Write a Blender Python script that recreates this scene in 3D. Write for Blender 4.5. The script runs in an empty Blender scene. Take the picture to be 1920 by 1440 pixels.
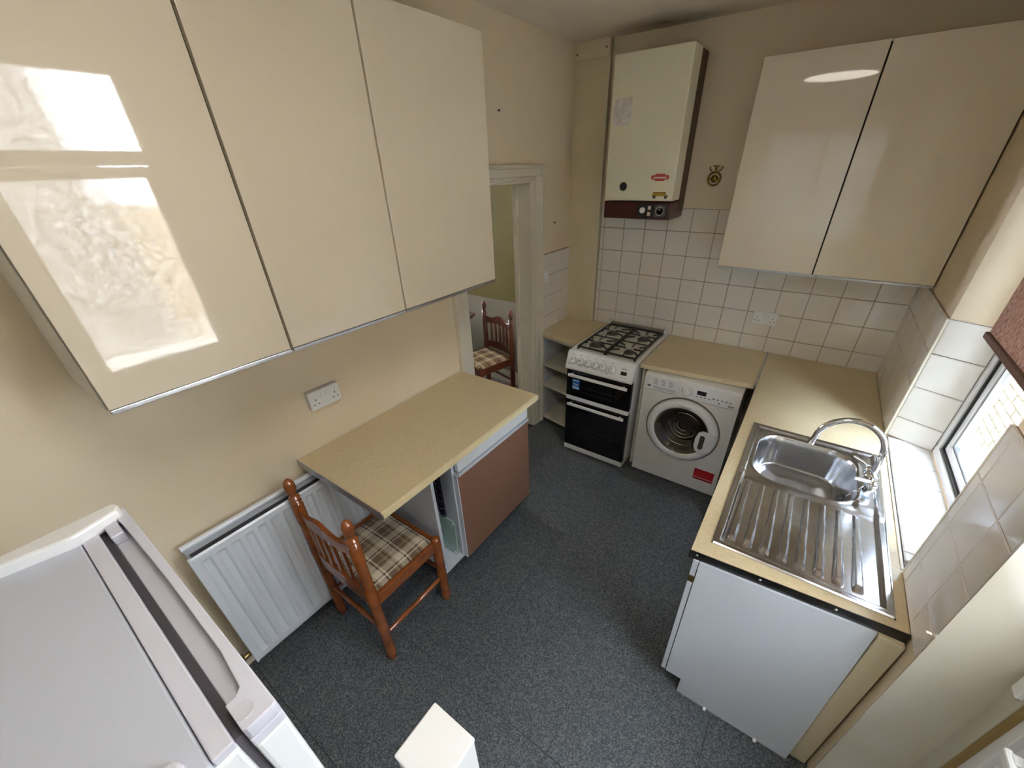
import bpy, bmesh, math, random
from mathutils import Vector, Matrix
random.seed(7)
S = bpy.context.scene
COL = S.collection
PI = math.pi

# ------------------------------------------------------------------ camera, sky, exposure
cam_d = bpy.data.cameras.new('camera')
cam = bpy.data.objects.new('camera', cam_d)
COL.objects.link(cam)
YAW, PITCH, ROLL = -0.62533, -0.54453, -0.02870
fw = Vector((math.sin(YAW) * math.cos(PITCH), math.cos(YAW) * math.cos(PITCH), math.sin(PITCH)))
rt = Vector((math.cos(YAW), -math.sin(YAW), 0))
up = rt.cross(fw)
r2 = rt * math.cos(ROLL) + up * math.sin(ROLL)
u2 = -rt * math.sin(ROLL) + up * math.cos(ROLL)
m = Matrix((r2, u2, -fw)).transposed().to_4x4()
m.translation = Vector((1.65446, -3.06160, 1.98480))
cam.matrix_world = m
cam_d.sensor_width = 36
cam_d.lens = 745.066 / 1920 * 36
cam_d.shift_x = -15.486 / 1920
cam_d.shift_y = 45.001 / 1920
cam_d.clip_start = 0.02
S.camera = cam

w = bpy.data.worlds.new('overcast_sky')
S.world = w
w.use_nodes = True
bg = w.node_tree.nodes['Background']
bg.inputs[0].default_value = (0.89, 0.91, 1.0, 1)
bg.inputs[1].default_value = 20.0

def portal(name, loc, sx, sz):
    d = bpy.data.lights.new(name, 'AREA')
    d.shape = 'RECTANGLE'; d.size = sx; d.size_y = sz
    o = bpy.data.objects.new(name, d); COL.objects.link(o)
    o.location = loc
    o.rotation_euler = (PI / 2, 0, PI / 2)     # emits towards -x
    d.cycles.is_portal = True
    return o
portal('window_portal', (2.50, -1.25, 1.60), 0.80, 1.45)
def portal_y(name, loc, sx, sz):
    o = portal(name, loc, sx, sz); o.rotation_euler = (PI / 2, 0, PI)
    o.rotation_euler = (-PI / 2, 0, PI); return o
portal_y('fill_window_portal', (1.35, -5.30, 1.62), 1.4, 1.35)
portal('back_door_portal', (2.50, -2.44, 1.50), 0.80, 2.05)

S.view_settings.view_transform = 'Standard'
S.view_settings.look = 'None'
S.view_settings.gamma = 1
S.view_settings.use_curve_mapping = False
S.view_settings.exposure = 2.92
S.cycles.max_bounces = 10
S.cycles.diffuse_bounces = 6
S.cycles.glossy_bounces = 5
S.cycles.transparent_max_bounces = 12
S.cycles.caustics_reflective = False
S.cycles.caustics_refractive = False
S.cycles.sample_clamp_indirect = 6
S.cycles.use_denoising = True

# ------------------------------------------------------------------ materials
def lin(c):
    def f(x):
        x /= 255.0
        return x / 12.92 if x <= 0.04045 else ((x + 0.055) / 1.055) ** 2.4
    return (f(c[0]), f(c[1]), f(c[2]), 1)

MATS = {}
def mat(name, rgb, rough=0.5, metal=0.0, coat=0.0, noise=None, bump=None, spec=0.5):
    """noise=(scale, other rgb, amount, detail); bump=(scale, strength)"""
    if name in MATS: return MATS[name]
    M = bpy.data.materials.new(name); M.use_nodes = True
    nt = M.node_tree; b = nt.nodes['Principled BSDF']
    b.inputs['Base Color'].default_value = lin(rgb)
    b.inputs['Roughness'].default_value = rough
    b.inputs['Metallic'].default_value = metal
    b.inputs['Coat Weight'].default_value = coat
    b.inputs['Coat Roughness'].default_value = 0.03
    b.inputs['Specular IOR Level'].default_value = spec
    tc = nt.nodes.new('ShaderNodeTexCoord')
    if noise:
        n = nt.nodes.new('ShaderNodeTexNoise')
        n.inputs['Scale'].default_value = noise[0]
        n.inputs['Detail'].default_value = noise[3] if len(noise) > 3 else 4
        nt.links.new(tc.outputs['Object'], n.inputs['Vector'])
        rp = nt.nodes.new('ShaderNodeMapRange')
        rp.inputs['From Min'].default_value = 0.32; rp.inputs['From Max'].default_value = 0.68
        rp.inputs['To Max'].default_value = noise[2]
        nt.links.new(n.outputs['Fac'], rp.inputs['Value'])
        mx = nt.nodes.new('ShaderNodeMix'); mx.data_type = 'RGBA'
        mx.inputs['A'].default_value = lin(rgb); mx.inputs['B'].default_value = lin(noise[1])
        nt.links.new(rp.outputs['Result'], mx.inputs['Factor'])
        nt.links.new(mx.outputs['Result'], b.inputs['Base Color'])
    if bump:
        n2 = nt.nodes.new('ShaderNodeTexNoise')
        n2.inputs['Scale'].default_value = bump[0]; n2.inputs['Detail'].default_value = 3
        nt.links.new(tc.outputs['Object'], n2.inputs['Vector'])
        bn = nt.nodes.new('ShaderNodeBump'); bn.inputs['Strength'].default_value = bump[1]
        bn.inputs['Distance'].default_value = 0.004
        nt.links.new(n2.outputs['Fac'], bn.inputs['Height'])
        nt.links.new(bn.outputs['Normal'], b.inputs['Normal'])
    MATS[name] = M
    return M

WALL = mat('cream_wall_paint', (234, 219, 194), 0.55, noise=(1.7, (221, 203, 172), 0.7), bump=(45, 0.25))
CEIL = mat('ceiling_paint', (228, 219, 204), 0.7, noise=(3.0, (216, 204, 184), 0.6), bump=(40, 0.15))
CREAMG = mat('cream_gloss_paint', (212, 206, 192), 0.16, noise=(4, (200, 191, 172), 0.6), bump=(20, 0.1))
TRIMP = mat('white_gloss_trim_paint', (226, 220, 204), 0.3, noise=(6, (212, 202, 180), 0.5))
TILE = mat('white_glazed_tile', (232, 228, 222), 0.07, coat=0.3, noise=(9, (226, 220, 212), 0.6), bump=(14, 0.05))
GROUT = mat('brown_grey_grout', (140, 122, 102), 0.9)
LGROUT = mat('pale_grey_grout', (140, 134, 130), 0.9)
DOORC = mat('cream_gloss_laminate', (222, 210, 189), 0.025, coat=0.0, spec=0.45)
CARC = mat('pale_carcass_board', (214, 208, 194), 0.45)
ALU = mat('brushed_aluminium', (186, 188, 192), 0.28, 1.0)
DARKALU = mat('dark_metal_edge_strip', (96, 96, 98), 0.3, 1.0, noise=(18, (60, 58, 58), 0.8))
GAP = mat('dark_gap', (40, 34, 28), 0.8)
WORK = mat('beige_speckled_laminate', (220, 204, 170), 0.28, noise=(60, (210, 191, 152), 0.8, 6), spec=0.4)
WORKE = mat('pale_cream_worktop_edge', (236, 222, 180), 0.3)
WHITE = mat('white_enamel', (236, 237, 238), 0.22)
WHITEP = mat('white_plastic', (232, 233, 234), 0.35)
WLAM = mat('white_laminate', (206, 212, 222), 0.35)
BROWN = mat('brown_laminate', (134, 97, 78), 0.35)
BLKGLS = mat('black_oven_glass', (6, 6, 8), 0.05, coat=0.5)
IRON = mat('black_cast_iron', (34, 33, 33), 0.45)
BURN = mat('burner_cap_grey', (86, 84, 80), 0.5)
HOB = mat('grey_enamel_hob', (228, 226, 220), 0.25, noise=(30, (212, 208, 200), 0.7))
RAD = mat('pale_radiator_enamel', (222, 228, 236), 0.3)
CHROME = mat('chrome', (225, 228, 232), 0.06, 1.0)
STEEL = mat('stainless_steel', (206, 207, 210), 0.22, 1.0, noise=(40, (186, 186, 188), 0.6, 8), bump=(120, 0.03))
WOOD = mat('orange_brown_varnished_wood', (152, 86, 40), 0.25, coat=0.3, noise=(14, (120, 62, 26), 0.8))
DWOOD = mat('dark_mahogany_wood', (92, 44, 26), 0.3, coat=0.2, noise=(12, (64, 28, 16), 0.8))
BOIL = mat('cream_boiler_enamel', (232, 228, 202), 0.3)
BOILB = mat('dark_brown_boiler_base', (70, 26, 20), 0.35)
BLACK = mat('black_plastic', (22, 22, 24), 0.4)
DGREY = mat('dark_grey_plastic', (84, 82, 80), 0.4)
BRASS = mat('brass', (176, 140, 60), 0.3, 1.0, noise=(60, (90, 66, 30), 0.9))
FRIDGEW = mat('white_fridge_steel', (232, 236, 240), 0.3)
FRIDGET = mat('pale_grey_fridge_top', (190, 195, 208), 0.4)
FRIDGEC = mat('lilac_grey_fridge_plastic', (203, 204, 217), 0.4)
GASKET = mat('dark_grey_gasket', (62, 58, 64), 0.6)
UPVC = mat('white_upvc', (232, 234, 236), 0.25)
REDS = mat('red_sticker', (190, 22, 34), 0.3)
PINKS = mat('pale_sticker_print', (236, 214, 208), 0.4)
BLUES = mat('blue_sticker', (40, 110, 190), 0.3)
GOLDS = mat('gold_badge', (186, 158, 60), 0.35, 0.6)
INK = mat('grey_print', (120, 122, 128), 0.6)
OLIVE = mat('olive_green_wall_paint', (112, 106, 50), 0.7, noise=(3, (98, 92, 40), 0.6))
DADO = mat('pale_lower_wall_paint', (142, 140, 124), 0.6)
GLASSB = mat('pale_green_glass_board', (176, 206, 196), 0.1, coat=0.5)
DFLOOR = mat('dark_dining_carpet', (70, 62, 56), 0.9, noise=(60, (50, 44, 40), 0.8))
BRICKM = mat('yellow_stock_brick', (112, 99, 70), 0.9, noise=(14, (74, 66, 50), 0.9), bump=(60, 0.5))
MORTAR = mat('grey_mortar', (44, 42, 40), 0.95)
YARD = mat('pale_concrete_yard', (206, 202, 194), 0.9, noise=(5, (150, 146, 138), 0.8))
PATCH = mat('off_white_peeled_patch', (234, 230, 228), 0.7, noise=(30, (196, 186, 172), 0.8))

def carpet():
    M = bpy.data.materials.new('blue_grey_flecked_carpet'); M.use_nodes = True
    nt = M.node_tree; b = nt.nodes['Principled BSDF']; b.inputs['Roughness'].default_value = 0.62
    tc = nt.nodes.new('ShaderNodeTexCoord')
    gm = nt.nodes.new('ShaderNodeNewGeometry')
    v = nt.nodes.new('ShaderNodeTexVoronoi'); v.inputs['Scale'].default_value = 260
    nt.links.new(gm.outputs['Position'], v.inputs['Vector'])
    n = nt.nodes.new('ShaderNodeTexNoise'); n.inputs['Scale'].default_value = 150; n.inputs['Detail'].default_value = 2
    nt.links.new(gm.outputs['Position'], n.inputs['Vector'])
    cr = nt.nodes.new('ShaderNodeValToRGB')
    cr.color_ramp.elements[0].position = 0.1; cr.color_ramp.elements[0].color = lin((50, 58, 66))
    cr.color_ramp.elements[1].position = 0.9; cr.color_ramp.elements[1].color = lin((118, 121, 122))
    e = cr.color_ramp.elements.new(0.5); e.color = lin((76, 83, 90))
    sp = nt.nodes.new('ShaderNodeSeparateColor'); nt.links.new(v.outputs['Color'], sp.inputs['Color'])
    nt.links.new(sp.outputs['Red'], cr.inputs['Fac'])
    n3 = nt.nodes.new('ShaderNodeTexNoise'); n3.inputs['Scale'].default_value = 1.6
    nt.links.new(gm.outputs['Position'], n3.inputs['Vector'])
    mx = nt.nodes.new('ShaderNodeMix'); mx.data_type = 'RGBA'; mx.blend_type = 'MULTIPLY'
    mx.inputs['Factor'].default_value = 0.35
    nt.links.new(cr.outputs['Color'], mx.inputs['A']); nt.links.new(n3.outputs['Fac'], mx.inputs['B'])
    nt.links.new(mx.outputs['Result'], b.inputs['Base Color'])
    bn = nt.nodes.new('ShaderNodeBump'); bn.inputs['Strength'].default_value = 0.5; bn.inputs['Distance'].default_value = 0.003
    nt.links.new(n.outputs['Fac'], bn.inputs['Height']); nt.links.new(bn.outputs['Normal'], b.inputs['Normal'])
    return M
CARPET = carpet()

def plaid():
    M = bpy.data.materials.new('brown_cream_plaid_cloth'); M.use_nodes = True
    nt = M.node_tree; b = nt.nodes['Principled BSDF']; b.inputs['Roughness'].default_value = 0.9
    tc = nt.nodes.new('ShaderNodeTexCoord'); sx = nt.nodes.new('ShaderNodeSeparateXYZ')
    nt.links.new(tc.outputs['Object'], sx.inputs[0])
    def ramp(axis, period, stops):
        mu = nt.nodes.new('ShaderNodeMath'); mu.operation = 'DIVIDE'; mu.inputs[1].default_value = period
        nt.links.new(sx.outputs[axis], mu.inputs[0])
        fr = nt.nodes.new('ShaderNodeMath'); fr.operation = 'FRACT'; nt.links.new(mu.outputs[0], fr.inputs[0])
        cr = nt.nodes.new('ShaderNodeValToRGB'); cr.color_ramp.interpolation = 'CONSTANT'
        els = cr.color_ramp.elements
        els[0].position = 0; els[0].color = stops[0][1]
        els[1].position = stops[1][0]; els[1].color = stops[1][1]
        for p, c in stops[2:]:
            k = els.new(p); k.color = c
        nt.links.new(fr.outputs[0], cr.inputs['Fac']); return cr
    W = lin((214, 202, 180)); B = lin((112, 88, 74)); K = lin((44, 32, 28)); T = lin((152, 134, 106))
    st = [(0, W), (0.28, K), (0.34, W), (0.42, B), (0.72, T), (0.86, K), (0.91, T)]
    a = ramp('X', 0.118, st); c = ramp('Y', 0.118, st)
    mx = nt.nodes.new('ShaderNodeMix'); mx.data_type = 'RGBA'; mx.inputs['Factor'].default_value = 0.5
    nt.links.new(a.outputs['Color'], mx.inputs['A']); nt.links.new(c.outputs['Color'], mx.inputs['B'])
    nt.links.new(mx.outputs['Result'], b.inputs['Base Color'])
    n = nt.nodes.new('ShaderNodeTexNoise'); n.inputs['Scale'].default_value = 400
    nt.links.new(tc.outputs['Object'], n.inputs['Vector'])
    bn = nt.nodes.new('ShaderNodeBump'); bn.inputs['Strength'].default_value = 0.3; bn.inputs['Distance'].default_value = 0.002
    nt.links.new(n.outputs['Fac'], bn.inputs['Height']); nt.links.new(bn.outputs['Normal'], b.inputs['Normal'])
    return M
PLAID = plaid()

def towel_mat():
    M = bpy.data.materials.new('navy_checked_cloth'); M.use_nodes = True
    nt = M.node_tree; b = nt.nodes['Principled BSDF']; b.inputs['Roughness'].default_value = 0.95
    tc = nt.nodes.new('ShaderNodeTexCoord')
    br = nt.nodes.new('ShaderNodeTexBrick'); br.offset = 0
    br.inputs['Color1'].default_value = lin((22, 22, 58)); br.inputs['Color2'].default_value = lin((26, 26, 52))
    br.inputs['Mortar'].default_value = lin((150, 152, 176)); br.inputs['Scale'].default_value = 1
    br.inputs['Mortar Size'].default_value = 0.0022; br.inputs['Brick Width'].default_value = 0.05; br.inputs['Row Height'].default_value = 0.05
    mp = nt.nodes.new('ShaderNodeMapping'); mp.inputs['Rotation'].default_value = (PI / 2, 0, 0)
    nt.links.new(tc.outputs['Object'], mp.inputs[0]); nt.links.new(mp.outputs[0], br.inputs['Vector'])
    nt.links.new(br.outputs['Color'], b.inputs['Base Color'])
    return M
TOWEL = towel_mat()

def glass(name, tint=(0.93, 0.97, 0.95), obscure=False):
    M = bpy.data.materials.new(name); M.use_nodes = True
    nt = M.node_tree; nt.nodes.clear()
    out = nt.nodes.new('ShaderNodeOutputMaterial')
    tr = nt.nodes.new('ShaderNodeBsdfTransparent'); tr.inputs[0].default_value = (*tint, 1)
    gl = nt.nodes.new('ShaderNodeBsdfGlossy'); gl.inputs['Roughness'].default_value = 0.02
    fr = nt.nodes.new('ShaderNodeFresnel')
    ge = nt.nodes.new('ShaderNodeNewGeometry'); io = nt.nodes.new('ShaderNodeMapRange')      # same reflectance on both faces of the pane
    io.inputs['To Min'].default_value = 1.5; io.inputs['To Max'].default_value = 1 / 1.5
    nt.links.new(ge.outputs['Backfacing'], io.inputs['Value']); nt.links.new(io.outputs[0], fr.inputs['IOR'])
    mx = nt.nodes.new('ShaderNodeMixShader')
    nt.links.new(fr.outputs[0], mx.inputs[0])
    src = tr
    if obscure:
        tc = nt.nodes.new('ShaderNodeTexCoord')
        n = nt.nodes.new('ShaderNodeTexNoise'); n.inputs['Scale'].default_value = 22; n.inputs['Detail'].default_value = 8; n.inputs['Roughness'].default_value = 0.72
        nt.links.new(tc.outputs['Object'], n.inputs['Vector'])
        mr = nt.nodes.new('ShaderNodeMapRange'); mr.inputs['From Min'].default_value = 0.47; mr.inputs['From Max'].default_value = 0.56
        mr.inputs['To Min'].default_value = 0.0; mr.inputs['To Max'].default_value = 0.30
        nt.links.new(n.outputs['Fac'], mr.inputs['Value'])
        tl = nt.nodes.new('ShaderNodeBsdfTranslucent'); tl.inputs[0].default_value = (0.9, 0.94, 0.94, 1)
        m2 = nt.nodes.new('ShaderNodeMixShader')
        nt.links.new(mr.outputs[0], m2.inputs[0]); nt.links.new(tr.outputs[0], m2.inputs[1]); nt.links.new(tl.outputs[0], m2.inputs[2])
        rf = nt.nodes.new('ShaderNodeBsdfRefraction'); rf.inputs['Roughness'].default_value = 0.04; rf.inputs['IOR'].default_value = 1.25
        m4 = nt.nodes.new('ShaderNodeMixShader'); n5 = nt.nodes.new('ShaderNodeTexNoise'); n5.inputs['Scale'].default_value = 26; n5.inputs['Detail'].default_value = 6; n5.inputs['Roughness'].default_value = 0.75
        nt.links.new(tc.outputs['Object'], n5.inputs['Vector'])
        r5 = nt.nodes.new('ShaderNodeMapRange'); r5.inputs['From Min'].default_value = 0.44; r5.inputs['From Max'].default_value = 0.56
        r5.inputs['To Min'].default_value = 0.15; r5.inputs['To Max'].default_value = 0.8
        nt.links.new(n5.outputs['Fac'], r5.inputs['Value']); nt.links.new(r5.outputs[0], m4.inputs[0])
        nt.links.new(m2.outputs[0], m4.inputs[1]); nt.links.new(rf.outputs[0], m4.inputs[2])
        n6 = nt.nodes.new('ShaderNodeTexNoise'); n6.inputs['Scale'].default_value = 34; n6.inputs['Detail'].default_value = 8; n6.inputs['Roughness'].default_value = 0.8
        nt.links.new(tc.outputs['Object'], n6.inputs['Vector'])
        c6 = nt.nodes.new('ShaderNodeValToRGB'); c6.color_ramp.elements[0].position = 0.46; c6.color_ramp.elements[1].position = 0.56
        c6.color_ramp.elements[0].color = (.42, .44, .44, 1); c6.color_ramp.elements[1].color = (.97, .99, .98, 1)
        nt.links.new(n6.outputs['Fac'], c6.inputs['Fac']); nt.links.new(c6.outputs[0], tr.inputs[0])
        src = m4
        bn = nt.nodes.new('ShaderNodeBump'); bn.inputs['Strength'].default_value = 0.6
        nt.links.new(n.outputs['Fac'], bn.inputs['Height']); nt.links.new(bn.outputs['Normal'], gl.inputs['Normal']); nt.links.new(bn.outputs['Normal'], rf.inputs['Normal'])
    nt.links.new(src.outputs[0], mx.inputs[1]); nt.links.new(gl.outputs[0], mx.inputs[2])
    nt.links.new(mx.outputs[0], out.inputs['Surface'])
    return M
GLASS = glass('dimmed_window_glass', (0.45, 0.49, 0.51))  # grey tint added to cut the daylight coming through
OBSC = glass('obscured_door_glass', (0.95, 0.98, 0.97), True)

def blind_mat():
    M = bpy.data.materials.new('pink_brown_woven_blind'); M.use_nodes = True
    nt = M.node_tree; nt.nodes.clear()
    out = nt.nodes.new('ShaderNodeOutputMaterial')
    tc = nt.nodes.new('ShaderNodeTexCoord'); mp = nt.nodes.new('ShaderNodeMapping'); mp.inputs['Scale'].default_value = (1, 1, 0.3)
    n = nt.nodes.new('ShaderNodeTexNoise'); n.inputs['Scale'].default_value = 170; n.inputs['Detail'].default_value = 4
    nt.links.new(tc.outputs['Object'], mp.inputs[0]); nt.links.new(mp.outputs[0], n.inputs['Vector'])
    cr = nt.nodes.new('ShaderNodeValToRGB')
    cr.color_ramp.elements[0].position = 0.35; cr.color_ramp.elements[0].color = lin((132, 98, 84))
    cr.color_ramp.elements[1].position = 0.65; cr.color_ramp.elements[1].color = lin((196, 168, 152))
    nt.links.new(n.outputs['Fac'], cr.inputs['Fac'])
    d = nt.nodes.new('ShaderNodeBsdfDiffuse'); t = nt.nodes.new('ShaderNodeBsdfTranslucent')
    nt.links.new(cr.outputs[0], d.inputs[0]); nt.links.new(cr.outputs[0], t.inputs[0])
    mx = nt.nodes.new('ShaderNodeMixShader'); mx.inputs[0].default_value = 0.45
    nt.links.new(d.outputs[0], mx.inputs[1]); nt.links.new(t.outputs[0], mx.inputs[2]); nt.links.new(mx.outputs[0], out.inputs['Surface'])
    return M
BLIND = blind_mat()
BARM = mat('dark_brown_hem_bar', (96, 66, 50), 0.7, noise=(120, (70, 46, 34), 0.8))

# ------------------------------------------------------------------ mesh helpers
def box(bm, a, b, bev=0.0, seg=2):
    a, b = [min(p, q) for p, q in zip(a, b)], [max(p, q) for p, q in zip(a, b)]
    vs = [bm.verts.new((x, y, z)) for x in (a[0], b[0]) for y in (a[1], b[1]) for z in (a[2], b[2])]
    f = [(0, 1, 3, 2), (4, 6, 7, 5), (0, 4, 5, 1), (2, 3, 7, 6), (0, 2, 6, 4), (1, 5, 7, 3)]
    fs = [bm.faces.new([vs[i] for i in q]) for q in f]
    if bev > 0:
        ed = list({e for q in fs for e in q.edges})
        bmesh.ops.bevel(bm, geom=ed, offset=bev, segments=seg, affect='EDGES', profile=0.5)
    return bm

def prism(bm, pts, z0, z1, bev=0.0, seg=2):
    """vertical prism over an (x, y) polygon"""
    n = len(pts)
    lo = [bm.verts.new((p[0], p[1], z0)) for p in pts]; hi = [bm.verts.new((p[0], p[1], z1)) for p in pts]
    fs = [bm.faces.new(lo[::-1]), bm.faces.new(hi)]
    for i in range(n):
        fs.append(bm.faces.new((lo[i], lo[(i + 1) % n], hi[(i + 1) % n], hi[i])))
    bmesh.ops.recalc_face_normals(bm, faces=fs)
    if bev > 0:
        ed = list({e for q in fs for e in q.edges})
        bmesh.ops.bevel(bm, geom=ed, offset=bev, segments=seg, affect='EDGES', profile=0.5)
    return bm

def slab(bm, pts, axis, a, b, bev=0.0, seg=2):
    """prism over a polygon in the plane across `axis` ('x': pts are (y,z); 'y': pts are (x,z))"""
    def P(p, t): return (t, p[0], p[1]) if axis == 'x' else (p[0], t, p[1])
    n = len(pts)
    lo = [bm.verts.new(P(p, a)) for p in pts]; hi = [bm.verts.new(P(p, b)) for p in pts]
    fs = [bm.faces.new(lo[::-1]), bm.faces.new(hi)]
    for i in range(n):
        fs.append(bm.faces.new((lo[i], lo[(i + 1) % n], hi[(i + 1) % n], hi[i])))
    bmesh.ops.recalc_face_normals(bm, faces=fs)
    if bev > 0:
        ed = list({e for q in fs for e in q.edges})
        bmesh.ops.bevel(bm, geom=ed, offset=bev, segments=seg, affect='EDGES', profile=0.5)
    return bm

def lathe(bm, prof, M=None, n=24, front_cap=True):
    ROUND.add(id(bm)); n = max(n, 14)
    """prof: list of (radius, height) turned about z, then placed by matrix M"""
    M = M or Matrix()
    rings = []
    for r, h in prof:
        if r < 1e-6: rings.append([bm.verts.new(M @ Vector((0, 0, h)))])
        else: rings.append([bm.verts.new(M @ Vector((r * math.cos(2 * PI * i / n), r * math.sin(2 * PI * i / n), h))) for i in range(n)])
    fs = []
    for a, b in zip(rings, rings[1:]):
        for i in range(n):
            j = (i + 1) % n
            if len(a) == 1 and len(b) == 1: continue
            if len(a) == 1: fs.append(bm.faces.new((a[0], b[i], b[j])))
            elif len(b) == 1: fs.append(bm.faces.new((a[i], a[j], b[0])))
            else: fs.append(bm.faces.new((a[i], a[j], b[j], b[i])))
    for ring, flip in ((rings[0], True), (rings[-1], False)):
        if len(ring) > 1 and (front_cap or not flip): fs.append(bm.faces.new(ring[::-1] if flip else ring))
    bmesh.ops.recalc_face_normals(bm, faces=fs)
    return bm

def ringlathe(bm, prof, M, n=64):
    ROUND.add(id(bm))
    rings = [[bm.verts.new(M @ Vector((r * math.cos(2 * PI * i / n), r * math.sin(2 * PI * i / n), h))) for i in range(n)] for r, h in prof]
    fs = []
    for a, c in zip(rings, rings[1:] + rings[:1]):
        for i in range(n): fs.append(bm.faces.new((a[i], a[(i + 1) % n], c[(i + 1) % n], c[i])))
    bmesh.ops.recalc_face_normals(bm, faces=fs); return bm

def cyl(bm, p, q, r, n=16, r2=None):
    p, q = Vector(p), Vector(q); d = q - p
    M = Matrix.Translation(p) @ d.to_track_quat('Z', 'Y').to_matrix().to_4x4()
    return lathe(bm, [(r, 0), (r if r2 is None else r2, d.length)], M, n)

def tube(bm, pts, r, n=10, closed=False, caps=True):
    ROUND.add(id(bm))
    pts = [Vector(p) for p in pts]; rings = []
    L = len(pts); nrm = None
    for i, p in enumerate(pts):
        if closed: t = pts[(i + 1) % L] - pts[i - 1]
        else: t = pts[min(i + 1, L - 1)] - pts[max(i - 1, 0)]
        t.normalize()
        if nrm is None:
            nrm = t.orthogonal().normalized()
        nrm = (nrm - t * nrm.dot(t))
        if nrm.length < 1e-6: nrm = t.orthogonal()
        nrm.normalize(); bi = t.cross(nrm)
        rr = r[i] if isinstance(r, (list, tuple)) else r
        rings.append([bm.verts.new(p + (nrm * math.cos(2 * PI * k / n) + bi * math.sin(2 * PI * k / n)) * rr) for k in range(n)])
    fs = []
    for i in range(L if closed else L - 1):
        a, b = rings[i], rings[(i + 1) % L]
        for k in range(n): fs.append(bm.faces.new((a[k], a[(k + 1) % n], b[(k + 1) % n], b[k])))
    if not closed and caps:
        fs.append(bm.faces.new(rings[0][::-1])); fs.append(bm.faces.new(rings[-1]))
    bmesh.ops.recalc_face_normals(bm, faces=fs)
    return bm

ROUND = set()
def NB():
    b = bmesh.new(); ROUND.discard(id(b)); return b

def worldpos(o):
    v = Vector(o.location); p = o.parent
    while p: v = v + Vector(p.location); p = p.parent
    return v

def part(name, bm, m, parent=None, label=None, kind=None, smooth=True, local=False, origin=None):
    """links a bmesh (built in world coordinates unless local) as one object under its parent"""
    me = bpy.data.meshes.new(name)
    bm.normal_update()
    o = bpy.data.objects.new(name, me)
    if parent is not None: o.parent = parent
    if not local:
        base = worldpos(parent) if parent is not None else Vector((0, 0, 0))
        if origin is not None:
            o.location = Vector(origin) - base; base = Vector(origin)
        elif parent is None:
            pass
        bmesh.ops.translate(bm, verts=bm.verts, vec=-base)
    ang = 58 if id(bm) in ROUND else 19
    bm.to_mesh(me); bm.free()
    me.materials.append(m)
    if smooth:
        for p in me.polygons: p.use_smooth = True
        try: me.set_sharp_from_angle(angle=math.radians(ang))
        except Exception: pass
    COL.objects.link(o)
    if label: o['label'] = label
    if kind: o['kind'] = kind
    return o

def P(name, parent, m, a, b, bev=0.0015, **k):
    return part(name, box(NB(), a, b, bev), m, parent, **k)

def thing(name, label, cat, loc, group=None, rz=0):
    o = bpy.data.objects.new(name, None); COL.objects.link(o)
    o.empty_display_size = 0.1
    o.location = loc; o.rotation_euler = (0, 0, rz)
    o['label'] = label; o['category'] = cat
    if group: o['group'] = group
    return o

def struct(name, bm, m, label=None, **k):
    o = part(name, bm, m, None, kind='structure', **k)
    if label: o['label'] = label
    return o

def text(name, s, size, M, m, parent, extrude=0.0004, align='CENTER'):
    cu = bpy.data.curves.new(name, 'FONT'); cu.body = s; cu.size = size; cu.extrude = extrude
    cu.align_x = align; cu.align_y = 'CENTER'; cu.resolution_u = 2
    tmp = bpy.data.objects.new(name + '_curve', cu); COL.objects.link(tmp)
    bpy.context.view_layer.update()
    me = bpy.data.meshes.new_from_object(tmp.evaluated_get(bpy.context.evaluated_depsgraph_get()))
    bpy.data.objects.remove(tmp); bpy.data.curves.remove(cu)
    me.name = name; me.transform(M)
    me.transform(Matrix.Translation(-worldpos(parent)))
    me.materials.clear(); me.materials.append(m)
    o = bpy.data.objects.new(name, me); o.parent = parent; COL.objects.link(o)
    return o

def facing_front(x, y, z, rot=0.0):
    """matrix that puts xy-plane lettering on a plane facing -y"""
    return Matrix.Translation((x, y, z)) @ Matrix.Rotation(PI / 2, 4, 'X') @ Matrix.Rotation(rot, 4, 'Z')

# ------------------------------------------------------------------ room shell
H = 2.661; XR = 2.175; YN = -5.2; T = 0.157
ZR = 0.848; ZL = 0.887

b = NB(); box(b, (-0.02, YN, -0.06), (XR + 0.32, 0.02, -0.012))
floor = struct('floor', b, GAP, 'dark blue-grey flecked carpet tile floor of the kitchen')
fx = [-0.0, 0.33, 0.831, 1.332, 1.833, 2.175]
fy = [YN, -5.013, -4.512, -4.011, -3.51, -3.009, -2.510, -2.009, -1.508, -1.007, -0.506, 0.0]
for i in range(5):
    for j in range(11):
        P('carpet_tile', floor, CARPET, (fx[i] + .0006, fy[j] + .0006, -0.012), (fx[i + 1] - .0006, fy[j + 1] - .0006, 0.0), 0.001)
P('threshold', floor, UPVC, (XR, -2.86, -0.012), (XR + 0.30, -2.03, 0.004), 0.001)

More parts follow.
